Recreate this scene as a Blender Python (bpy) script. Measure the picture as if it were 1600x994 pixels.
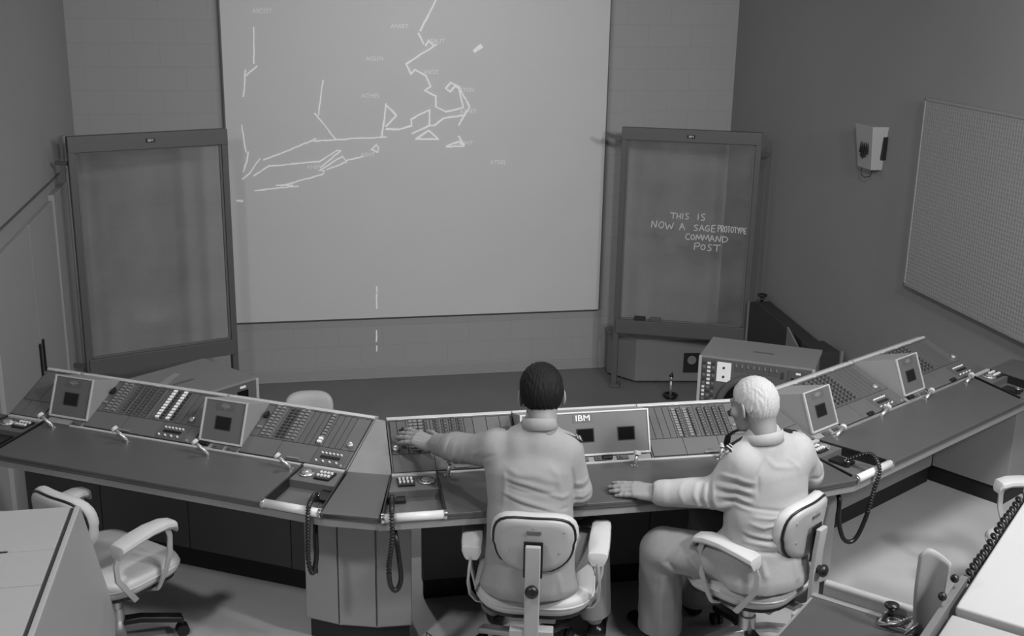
import bpy, bmesh, math, random
import numpy as np
from mathutils import Vector, Matrix
for o in list(bpy.data.objects): bpy.data.objects.remove(o, do_unlink=True)
scene = bpy.context.scene
COL = scene.collection
PI = math.pi

# ------------------------------------------------------------------ camera
yaw, pitch, roll = -0.20214182, 0.28466583, 0.01884016
fw = Vector((-math.sin(yaw)*math.cos(pitch), math.cos(yaw)*math.cos(pitch), -math.sin(pitch)))
rt = Vector((math.cos(yaw), math.sin(yaw), 0)); up = rt.cross(fw)
r2 = math.cos(roll)*rt + math.sin(roll)*up; u2 = -math.sin(roll)*rt + math.cos(roll)*up
cam_d = bpy.data.cameras.new('camera'); cam = bpy.data.objects.new('camera', cam_d); COL.objects.link(cam)
cam_d.sensor_width = 36.0; cam_d.lens = 1817.785/1600*36.0; cam_d.clip_start = 0.05; cam_d.clip_end = 100
mw = Matrix((r2, u2, -fw)).transposed().to_4x4(); mw.translation = Vector((0, 0, 2.75)); cam.matrix_world = mw
scene.camera = cam

# ------------------------------------------------------------------ view, world, lamps
vs = scene.view_settings; vs.view_transform = 'Standard'; vs.look = 'None'; vs.gamma = 1.0; vs.use_curve_mapping = False
vs.exposure = 0.0
w = bpy.data.worlds.new('world'); scene.world = w; w.use_nodes = True
w.node_tree.nodes['Background'].inputs[0].default_value = (1, 1, 1, 1)
w.node_tree.nodes['Background'].inputs[1].default_value = 0.02
def lamp(name, loc, target, power, size, spread=None, kind='AREA', blend=0.5, angle=60):
    d = bpy.data.lights.new(name, kind); d.energy = power
    if kind == 'AREA':
        d.shape = 'DISK'; d.size = size
        if spread: d.spread = math.radians(spread)
    else:
        d.shadow_soft_size = size; d.spot_size = math.radians(angle); d.spot_blend = blend
    o = bpy.data.objects.new(name, d); COL.objects.link(o); o.location = loc
    o.rotation_euler = (Vector(target)-Vector(loc)).to_track_quat('-Z', 'Y').to_euler()
    return o
lamp('flood_lamp_right', (3.5, 1.5, 3.2), (1.8, 6.0, 0.6), 82, 0.35)
lamp('overhead_lamp', (2.9, 3.0, 3.38), (2.6, 4.2, 0.0), 60, 0.45)
lamp('flood_lamp_left', (-1.2, 2.3, 3.3), (1.5, 8.5, 0.6), 44, 0.3)
lamp('fill_light_centre', (1.6, 2.6, 3.35), (1.4, 10.0, 0.2), 46, 0.4, spread=110)  # added fill with no known source, brightens the back wall
lamp('ceiling_spot', (0.25, 6.6, 3.35), (0.9, 4.2, 0.7), 80, 0.10, kind='SPOT', angle=95, blend=0.7)
lamp('fill_light_ceiling', (1.3, 8.3, 3.35), (1.4, 10.3, 0.2), 13, 0.5)  # unseen soft fill, added to lift the screen wall

# ------------------------------------------------------------------ materials
MATS = {}
def mat(name, g, rough=0.6, metal=0.0, spec=0.5, noise=0.0, nscale=30.0, bump=0.0, bscale=200.0, stretch=None, coat=0.0):
    if name in MATS: return MATS[name]
    m = bpy.data.materials.new(name); m.use_nodes = True; nt = m.node_tree; b = nt.nodes['Principled BSDF']
    b.inputs['Roughness'].default_value = rough; b.inputs['Metallic'].default_value = metal
    b.inputs['Specular IOR Level'].default_value = spec
    if coat: b.inputs['Coat Weight'].default_value = coat
    b.inputs['Base Color'].default_value = (g, g, g, 1)
    tc = nt.nodes.new('ShaderNodeTexCoord'); mp = nt.nodes.new('ShaderNodeMapping')
    nt.links.new(tc.outputs['Object'], mp.inputs['Vector'])
    if stretch: mp.inputs['Scale'].default_value = stretch
    n = nt.nodes.new('ShaderNodeTexNoise'); n.inputs['Scale'].default_value = nscale; n.inputs['Detail'].default_value = 5
    nt.links.new(mp.outputs[0], n.inputs['Vector'])
    r = nt.nodes.new('ShaderNodeMapRange'); a = max(noise, 0.03)
    r.inputs['To Min'].default_value = g*(1-a); r.inputs['To Max'].default_value = g*(1+a)
    nt.links.new(n.outputs['Fac'], r.inputs['Value'])
    cc = nt.nodes.new('ShaderNodeCombineColor')
    for k in range(3): nt.links.new(r.outputs[0], cc.inputs[k])
    nt.links.new(cc.outputs[0], b.inputs['Base Color'])
    if bump:
        n2 = nt.nodes.new('ShaderNodeTexNoise'); n2.inputs['Scale'].default_value = bscale; n2.inputs['Detail'].default_value = 3
        nt.links.new(mp.outputs[0], n2.inputs['Vector'])
        bp = nt.nodes.new('ShaderNodeBump'); bp.inputs['Strength'].default_value = bump; bp.inputs['Distance'].default_value = 0.002
        nt.links.new(n2.outputs['Fac'], bp.inputs['Height']); nt.links.new(bp.outputs[0], b.inputs['Normal'])
    MATS[name] = m; return m
def block_mat(name, g):
    m = bpy.data.materials.new(name); m.use_nodes = True; nt = m.node_tree; b = nt.nodes['Principled BSDF']
    b.inputs['Roughness'].default_value = 0.75
    tc = nt.nodes.new('ShaderNodeTexCoord'); mp = nt.nodes.new('ShaderNodeMapping'); mp.inputs['Rotation'].default_value = (PI/2, 0, 0)
    mp.inputs['Location'].default_value = (0.12, 0.0, 0.0)
    nt.links.new(tc.outputs['Object'], mp.inputs['Vector'])
    br = nt.nodes.new('ShaderNodeTexBrick'); nt.links.new(mp.outputs[0], br.inputs['Vector'])
    br.inputs['Scale'].default_value = 1.0; br.inputs['Brick Width'].default_value = 0.41; br.inputs['Row Height'].default_value = 0.1965
    br.inputs['Mortar Size'].default_value = 0.0035; br.inputs['Mortar Smooth'].default_value = 0.6
    br.inputs['Color1'].default_value = (g, g, g, 1); br.inputs['Color2'].default_value = (g*.985,)*3+(1,)
    br.inputs['Mortar'].default_value = (g*.9,)*3+(1,)
    nt.links.new(br.outputs['Color'], b.inputs['Base Color'])
    n = nt.nodes.new('ShaderNodeTexNoise'); n.inputs['Scale'].default_value = 90; n.inputs['Detail'].default_value = 6
    nt.links.new(tc.outputs['Object'], n.inputs['Vector'])
    mx = nt.nodes.new('ShaderNodeMath'); mx.operation = 'MULTIPLY_ADD'; mx.inputs[1].default_value = -0.8
    ml = nt.nodes.new('ShaderNodeMath'); ml.operation = 'MULTIPLY'; ml.inputs[1].default_value = 0.3
    nt.links.new(n.outputs['Fac'], ml.inputs[0]); nt.links.new(br.outputs['Fac'], mx.inputs[0]); nt.links.new(ml.outputs[0], mx.inputs[2])
    bp = nt.nodes.new('ShaderNodeBump'); bp.inputs['Strength'].default_value = 0.25; bp.inputs['Distance'].default_value = 0.004
    nt.links.new(mx.outputs[0], bp.inputs['Height']); nt.links.new(bp.outputs[0], b.inputs['Normal'])
    return m
def glass_mat():
    m = bpy.data.materials.new('board_glass'); m.use_nodes = True; nt = m.node_tree
    for n in list(nt.nodes): nt.nodes.remove(n)
    out = nt.nodes.new('ShaderNodeOutputMaterial'); t = nt.nodes.new('ShaderNodeBsdfTransparent'); t.inputs[0].default_value = (.93, .93, .93, 1)
    g = nt.nodes.new('ShaderNodeBsdfGlossy'); g.inputs['Roughness'].default_value = 0.12; g.inputs['Color'].default_value = (1, 1, 1, 1)
    d = nt.nodes.new('ShaderNodeBsdfDiffuse'); d.inputs[0].default_value = (.5, .5, .5, 1)
    tc = nt.nodes.new('ShaderNodeTexCoord'); n = nt.nodes.new('ShaderNodeTexNoise'); n.inputs['Scale'].default_value = 2.5; n.inputs['Detail'].default_value = 4
    nt.links.new(tc.outputs['Object'], n.inputs['Vector'])
    mr = nt.nodes.new('ShaderNodeMapRange'); mr.inputs['From Min'].default_value = .35; mr.inputs['From Max'].default_value = .7
    mr.inputs['To Min'].default_value = .07; mr.inputs['To Max'].default_value = .17; nt.links.new(n.outputs['Fac'], mr.inputs['Value'])
    a = nt.nodes.new('ShaderNodeMixShader'); a.inputs[0].default_value = 0.05
    nt.links.new(t.outputs[0], a.inputs[1]); nt.links.new(g.outputs[0], a.inputs[2])
    b = nt.nodes.new('ShaderNodeMixShader'); nt.links.new(mr.outputs[0], b.inputs[0])
    nt.links.new(a.outputs[0], b.inputs[1]); nt.links.new(d.outputs[0], b.inputs[2]); nt.links.new(b.outputs[0], out.inputs[0])
    return m
def emit_mat(name, g, e):
    m = bpy.data.materials.new(name); m.use_nodes = True; b = m.node_tree.nodes['Principled BSDF']
    b.inputs['Base Color'].default_value = (g, g, g, 1); b.inputs['Emission Color'].default_value = (1, 1, 1, 1)
    b.inputs['Emission Strength'].default_value = e; b.inputs['Roughness'].default_value = .8
    return m
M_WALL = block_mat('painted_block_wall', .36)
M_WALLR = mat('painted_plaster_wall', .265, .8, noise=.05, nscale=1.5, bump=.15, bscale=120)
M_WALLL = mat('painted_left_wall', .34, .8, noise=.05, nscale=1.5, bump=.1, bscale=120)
M_DOOR = mat('painted_door', .36, .55, noise=.03, nscale=3)
M_CEIL = mat('ceiling_paint', .45, .9)
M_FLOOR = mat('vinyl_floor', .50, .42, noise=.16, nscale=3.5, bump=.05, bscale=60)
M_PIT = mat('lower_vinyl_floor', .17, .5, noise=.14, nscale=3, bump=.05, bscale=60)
M_BASE = mat('baseboard_paint', .33, .5)
M_SCREEN = mat('screen_cloth', .62, .9, noise=.015, nscale=2)
M_FRAME = mat('board_frame_paint', .105, .45, noise=.05)
M_GLASS = glass_mat()
M_DESK = mat('dark_linoleum_top', .078, .38, noise=.10, nscale=9, bump=.05, bscale=300)
M_ROLL = mat('dark_edge_roll', .045, .35)
M_APRON = mat('brushed_apron', .23, .45, noise=.10, nscale=7, stretch=(1, 6, 6))
M_SHELL = mat('console_paint', .24, .5, noise=.04, nscale=12)
M_TRIM = mat('bright_trim', .50, .38, metal=.25)
M_FACE = mat('panel_face', .102, .5, noise=.05, nscale=40)
M_FACE2 = mat('panel_strip', .085, .5, noise=.05, nscale=40)
M_GAP = mat('panel_gap', .025, .8)
M_KICK = mat('kick_panel', .14, .6, noise=.04)  # left and centre kick panels: under-desk shade put into a darker grey
M_KICKL = mat('kick_panel_light', .26, .55, noise=.04)
M_TOE = mat('black_toe_rubber', .012, .6)
M_PED = mat('pedestal_paint', .29, .5, noise=.04, nscale=5)
M_BLACK = mat('black_plastic', .012, .35)
M_DISP = mat('display_glass', .006, .12)
M_CHROME = mat('chrome', .75, .2, metal=1)
M_STEEL = mat('satin_steel', .55, .35, metal=.7)
M_KEYW = mat('white_key', .78, .4)
M_KEYG = mat('grey_key', .18, .45)
M_KEYD = mat('dark_key', .05, .4)
M_TRAYR = mat('cream_tray_roll', .62, .4)
M_CREAM = mat('cream_vinyl', .50, .5, noise=.04, nscale=20, bump=.25, bscale=350)
M_CHAIR = mat('chair_paint', .38, .42, noise=.05, nscale=25)
M_ARMB = mat('arm_bar_paint', .42, .35, metal=.3)
M_PIPING = mat('black_piping', .01, .4)
M_CORD = mat('cord_rubber', .012, .35)
M_CAB = mat('pale_cabinet', .36, .5, noise=.03, nscale=6)
M_CABW = mat('white_cabinet', .45, .5, noise=.03, nscale=6)
M_BOXP = mat('floor_cabinet_paint', .20, .55, noise=.05)
M_BOXT = mat('display_console_paint', .21, .5, noise=.05)
M_DARKC = mat('dark_console_paint', .035, .6)
M_TAN = mat('uniform_tan', .27, .9, spec=.15, noise=.05, nscale=60, bump=.35, bscale=900)
M_TAN2 = mat('uniform_light_tan', .36, .9, spec=.15, noise=.05, nscale=60, bump=.35, bscale=900)
M_SKIN = mat('skin', .225, .5, noise=.06, nscale=60, bump=.2, bscale=500)
M_HAIRD = mat('dark_hair', .007, .6, spec=.18, noise=.8, nscale=90, bump=1.0, bscale=200, stretch=(3, 3, .8))
M_HAIRG = mat('grey_hair', .40, .75, spec=.2, noise=.40, nscale=110, bump=1.0, bscale=220, stretch=(3, 3, .8))
M_SHOE = mat('black_shoe_leather', .01, .25)
M_PAPER = mat('white_paint', .85, .6)
M_MAP = emit_mat('projected_line', .8, .14)
M_MAPD = emit_mat('projected_label', .8, .06)
M_CHALK = mat('grease_pencil', .6, .8)
M_PERF = mat('perforated_board', .30, .8, noise=.02)

# ------------------------------------------------------------------ mesh helpers
class MB:
    def __init__(s): s.bm = bmesh.new()
    def box(s, c, d, R=None):
        m = Matrix.Translation(Vector(c)) @ ((R or Matrix.Identity(3)).to_4x4()) @ Matrix.Diagonal((d[0], d[1], d[2], 1))
        bmesh.ops.create_cube(s.bm, size=1, matrix=m); return s
    def b2(s, lo, hi):
        return s.box([(a+b)/2 for a, b in zip(lo, hi)], [b-a for a, b in zip(lo, hi)])
    def prism(s, pts, a, b, axis=0):
        """closed polygon pts in the two other axes, extruded along axis a..b"""
        def P(p, t):
            if axis == 0: return (t, p[0], p[1])
            if axis == 1: return (p[0], t, p[1])
            return (p[0], p[1], t)
        v0 = [s.bm.verts.new(P(p, a)) for p in pts]; v1 = [s.bm.verts.new(P(p, b)) for p in pts]
        n = len(pts); s.bm.faces.new(v0); s.bm.faces.new(v1[::-1])
        for i in range(n): s.bm.faces.new((v0[i], v1[i], v1[(i+1) % n], v0[(i+1) % n]))
        bmesh.ops.recalc_face_normals(s.bm, faces=s.bm.faces); return s
    def poly(s, verts, faces):
        v = [s.bm.verts.new(p) for p in verts]
        for f in faces: s.bm.faces.new([v[i] for i in f])
        bmesh.ops.recalc_face_normals(s.bm, faces=s.bm.faces); return s
    def cyl(s, p0, p1, r0, r1=None, seg=16):
        p0 = Vector(p0); p1 = Vector(p1); d = p1-p0
        m = Matrix.Translation((p0+p1)/2) @ d.to_track_quat('Z', 'Y').to_matrix().to_4x4()
        bmesh.ops.create_cone(s.bm, cap_ends=True, segments=seg, radius1=r0, radius2=r0 if r1 is None else r1, depth=d.length, matrix=m); return s
    def ball(s, c, r, sc=(1, 1, 1), seg=14):
        bmesh.ops.create_uvsphere(s.bm, u_segments=seg, v_segments=max(6, seg//2+2), radius=r, matrix=Matrix.Translation(Vector(c)) @ Matrix.Diagonal((*sc, 1))); return s
    def tube(s, pts, r, seg=8, flat=None, closed=False):
        """swept tube; flat=(w,h) makes a rectangular bar whose width lies along the given side vector flat[2]"""
        pts = [Vector(p) for p in pts]; rings = []; n = len(pts); prev = None
        for i, p in enumerate(pts):
            if closed: t = (pts[(i+1) % n]-pts[i-1]).normalized()
            else: t = (pts[min(i+1, n-1)]-pts[max(i-1, 0)]).normalized()
            if flat:
                sd = Vector(flat[2]); sd = (sd-t*sd.dot(t)).normalized(); nn = t.cross(sd)
                ring = [p+sd*(a*flat[0]/2)+nn*(b*flat[1]/2) for a, b in ((-1, -1), (1, -1), (1, 1), (-1, 1))]
            else:
                if prev is None:
                    a = Vector((0, 0, 1)) if abs(t.z) < .9 else Vector((1, 0, 0)); sd = t.cross(a).normalized()
                else: sd = (prev-t*prev.dot(t)).normalized()
                prev = sd; nn = t.cross(sd); rr = r[i] if isinstance(r, (list, tuple)) else r
                ring = [p+(sd*math.cos(2*PI*k/seg)+nn*math.sin(2*PI*k/seg))*rr for k in range(seg)]
            rings.append([s.bm.verts.new(q) for q in ring])
        m = len(rings[0])
        for i in range(n-1 if not closed else n):
            A = rings[i]; B = rings[(i+1) % n]
            for k in range(m): s.bm.faces.new((A[k], A[(k+1) % m], B[(k+1) % m], B[k]))
        if not closed: s.bm.faces.new(rings[0][::-1]); s.bm.faces.new(rings[-1])
        bmesh.ops.recalc_face_normals(s.bm, faces=s.bm.faces); return s
    def lathe(s, prof, c=(0, 0, 0), seg=24, R=None):
        R = R or Matrix.Identity(3); c = Vector(c); rings = []
        for r, z in prof: rings.append([s.bm.verts.new(c+R @ Vector((r*math.cos(2*PI*k/seg), r*math.sin(2*PI*k/seg), z))) for k in range(seg)])
        for A, B in zip(rings, rings[1:]):
            for k in range(seg): s.bm.faces.new((A[k], A[(k+1) % seg], B[(k+1) % seg], B[k]))
        s.bm.faces.new(rings[0][::-1]); s.bm.faces.new(rings[-1])
        bmesh.ops.recalc_face_normals(s.bm, faces=s.bm.faces); return s
    def xf(s, M): bmesh.ops.transform(s.bm, matrix=M, verts=s.bm.verts); return s
    def mesh(s, name):
        me = bpy.data.meshes.new(name); s.bm.to_mesh(me); s.bm.free(); return me
def link(name, me, m, parent=None, bevel=0.0, smooth=False, seg=2, loc=None, sub=0):
    if m: me.materials.append(m)
    o = bpy.data.objects.new(name, me); COL.objects.link(o)
    if parent: o.parent = parent
    if loc: o.location = loc
    if smooth:
        for p in me.polygons: p.use_smooth = True
    if bevel:
        b = o.modifiers.new('bevel', 'BEVEL'); b.width = bevel; b.segments = seg; b.limit_method = 'ANGLE'; b.angle_limit = .6
        for p in me.polygons: p.use_smooth = True
        b.harden_normals = True
    if sub:
        b = o.modifiers.new('sub', 'SUBSURF'); b.levels = sub; b.render_levels = sub
    return o
def part(name, mb, m, parent=None, **k): return link(name, mb.mesh(name), m, parent, **k)
def tag(o, label, cat, group=None, kind=None):
    o['label'] = label; o['category'] = cat
    if group: o['group'] = group
    if kind: o['kind'] = kind
    return o
def thing(name, label, cat, loc=(0, 0, 0), rz=0.0, group=None):
    o = bpy.data.objects.new(name, None); COL.objects.link(o); o.location = loc; o.rotation_euler = (0, 0, rz)
    o.empty_display_size = .1
    return tag(o, label, cat, group)
def struct(name, mb, m, parent=None, **k):
    o = part(name, mb, m, parent, **k)
    if parent is None: o['kind'] = 'structure'
    return o
def kids(o): return [c for c in COL.objects if c.parent == o]
def copy_tree(o, parent=None):
    c = o.copy(); COL.objects.link(c); c.parent = parent
    for ch in kids(o): copy_tree(ch, c)
    return c
def text_mesh(txt, size, extr=.0008, bold=0.0):
    cu = bpy.data.curves.new('txt', 'FONT'); cu.body = txt; cu.size = size; cu.extrude = extr; cu.align_x = 'CENTER'; cu.align_y = 'CENTER'; cu.offset = bold
    o = bpy.data.objects.new('txt', cu); COL.objects.link(o); dg = bpy.context.evaluated_depsgraph_get(); dg.update()
    me = bpy.data.meshes.new_from_object(o.evaluated_get(dg)); bpy.data.objects.remove(o, do_unlink=True); return me
def text_part(name, txt, size, M, m, parent, bold=0.0, sx=1.0):
    me = text_mesh(txt, size, bold=bold); me.materials.clear(); me.transform(M @ Matrix.Diagonal((sx, 1, 1, 1)))
    return link(name, me, m, parent)
def R3(rx=0, ry=0, rz=0): return (Matrix.Rotation(rz, 3, 'Z') @ Matrix.Rotation(ry, 3, 'Y') @ Matrix.Rotation(rx, 3, 'X'))

# ------------------------------------------------------------------ room shell
PZ = -0.907         # level of the lower floor in front of the screen
YB = 10.45; XL = -1.68; XR = 4.22; ZC = 3.45; YF = -1.6
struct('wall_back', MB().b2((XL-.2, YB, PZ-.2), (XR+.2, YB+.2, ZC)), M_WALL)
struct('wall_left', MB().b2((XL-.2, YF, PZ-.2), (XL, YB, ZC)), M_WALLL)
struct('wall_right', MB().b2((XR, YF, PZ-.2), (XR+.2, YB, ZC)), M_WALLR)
struct('wall_front', MB().b2((XL-.2, YF-.2, PZ-.2), (XR+.2, YF, ZC)), M_WALLR)
struct('ceiling', MB().b2((XL-.2, YF-.2, ZC), (XR+.2, YB+.2, ZC+.2)), M_CEIL)
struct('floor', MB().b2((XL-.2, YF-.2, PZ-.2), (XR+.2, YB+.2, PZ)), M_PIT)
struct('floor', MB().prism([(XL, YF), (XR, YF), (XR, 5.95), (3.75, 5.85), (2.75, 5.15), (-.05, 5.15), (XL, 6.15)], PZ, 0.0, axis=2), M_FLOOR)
bb = MB(); bb.b2((XL, YB-.018, PZ), (XR, YB, PZ+.10)); bb.b2((XL, YB-.03, PZ), (XR, YB, PZ+.02))
struct('baseboard_back', bb, M_BASE, bevel=.004)
struct('baseboard_right', MB().b2((XR-.018, 5.95, PZ), (XR, YB-.03, PZ+.10)), M_BASE, bevel=.004)
struct('baseboard_left', MB().b2((XL, 9.66, PZ), (XL+.018, YB-.03, PZ+.10)), M_BASE, bevel=.004)
# door on the left wall (double leaf) with dark pull slots
d = MB(); d.b2((XL, 7.0, PZ), (XL+.03, 8.13, 1.10)); d.b2((XL, 8.14, PZ), (XL+.03, 9.02, 1.10))
door = struct('door_1', d, M_DOOR, bevel=.003); door['kind'] = 'structure'
f = MB(); f.b2((XL, 9.03, PZ), (XL+.045, 9.62, 1.14)); part('door_side_panel', f, M_DOOR, door, bevel=.004)
f = MB(); f.b2((XL, 6.6, 1.212), (XL+.012, 9.55, 1.224)); part('door_head_seam', f, M_FRAME, door)
f = MB(); f.b2((XL+.03, 8.07, .05), (XL+.045, 8.095, .28)); part('door_handle', f, M_BLACK, door, bevel=.002)
f = MB(); f.b2((XL+.03, 8.18, .05), (XL+.045, 8.205, .28)); part('door_handle', f, M_BLACK, door, bevel=.002)
f = MB(); f.tube([(XL+.06, 9.66, PZ), (XL+.06, 9.66, 1.5)], .03, 10); 
struct('trim_1', f, M_DOOR, smooth=True)

# ------------------------------------------------------------------ projection screen
ps = thing('projection_screen', 'large pale projection screen on back wall showing white coastline map', 'screen', (1.275, YB-.06, -.30))
part('screen_cloth', MB().b2((-1.70, .0, 0), (1.70, .012, 3.6)), M_SCREEN, ps)
e = MB(); e.b2((-1.712, .0, 0), (-1.70, .05, 3.6)); e.b2((1.70, .0, 0), (1.712, .05, 3.6)); e.b2((-1.7, .012, -.012), (1.7, .05, .0)); part('screen_edge', e, M_FRAME, ps)
MAP = [
   [(-0.153, 2.306), (-0.166, 2.006)] ,
   [(-0.14, 1.984), (-0.235, 1.904)] ,
   [(-0.238, 1.95), (-0.253, 1.821), (-0.267, 1.725)] ,
   [(-0.291, 1.482), (-0.268, 1.249)] ,
   [(-0.249, 1.248), (-0.264, 1.162), (-0.3, 1.076)] ,
   [(-0.307, 1.009), (-0.239, 1.066), (-0.149, 1.19)] ,
   [(-0.208, 1.04), (-0.079, 1.122), (0.365, 1.159), (0.52, 1.254), (0.553, 1.25), (0.373, 1.106)] ,
   [(-0.118, 1.18), (0.111, 1.264), (0.338, 1.358)] ,
   [(0.322, 1.339), (0.705, 1.359), (0.957, 1.368)] ,
   [(0.413, 1.865), (0.367, 1.567)] ,
   [(0.335, 1.583), (0.513, 1.35)] ,
   [(-0.204, 0.91), (0.173, 0.943)] ,
   [(-0.017, 0.952), (0.125, 0.95)] ,
   [(0.024, 0.946), (0.39, 1.043), (0.404, 1.076), (0.357, 1.081)] ,
   [(0.372, 1.087), (0.567, 1.201), (0.595, 1.162), (0.75, 1.199)] ,
   [(0.43, 1.086), (0.604, 1.152)] ,
   [(0.825, 1.261), (0.868, 1.301), (0.887, 1.275), (0.877, 1.233), (0.825, 1.261)] ,
   [(-0.362, 0.822), (-0.312, 0.817)] ,
   [(0.96, 1.661), (0.918, 1.372)] ,
   [(0.96, 1.651), (1.05, 1.559), (0.954, 1.465)] ,
   [(0.957, 1.44), (1.064, 1.435), (1.187, 1.467), (1.178, 1.525), (1.344, 1.608), (1.344, 1.466), (1.187, 1.399)] ,
   [(1.329, 1.466), (1.388, 1.466), (1.466, 1.53), (1.644, 1.558)] ,
   [(1.22, 1.35), (1.338, 1.427), (1.423, 1.345), (1.22, 1.35)] ,
   [(1.496, 1.285), (1.61, 1.324), (1.656, 1.282), (1.496, 1.279)] ,
   [(1.609, 1.373), (1.656, 1.288)] ,
   [(1.404, 2.552), (1.263, 2.292)] ,
   [(1.248, 2.269), (1.292, 2.18)] ,
   [(1.311, 2.162), (1.34, 2.205), (1.378, 2.168), (1.407, 2.176), (1.137, 2.007), (1.179, 1.917), (1.219, 1.959), (1.31, 1.908), (1.355, 1.813), (1.3, 1.775), (1.403, 1.727), (1.401, 1.636), (1.49, 1.592), (1.648, 1.626), (1.607, 1.794), (1.568, 1.813), (1.529, 1.765), (1.489, 1.799), (1.534, 1.847), (1.613, 1.803), (1.703, 1.634), (1.609, 1.471)] ,
]
BLOB = [(1.742, 2.116), (1.777, 2.143), (1.809, 2.165)]
DASH = [((0.852, -0.002), (0.852, -0.051)), ((0.851, -0.069), (0.849, -0.21)), ((0.85, -0.442), (0.849, -0.549)), ((0.848, -0.593), (0.847, -0.643))]
MAPLAB = [('ASCOT', -0.138, 2.44), ('ANSET', 1.025, 2.326), ('AGLIN', 0.803, 2.051), ('ACHES', 0.76, 1.731), ('ASAUT', 1.34, 2.203), ('ASCIT', 1.301, 1.936), ('STOV', 1.623, 1.78), ('ASHET', 1.634, 1.591), ('ASHNT', 1.596, 1.308), ('ATDEJ', 1.909, 1.132), ('ANIP', 0.249, 1.108), ('ASNT', 0.731, 1.213)]
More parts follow.
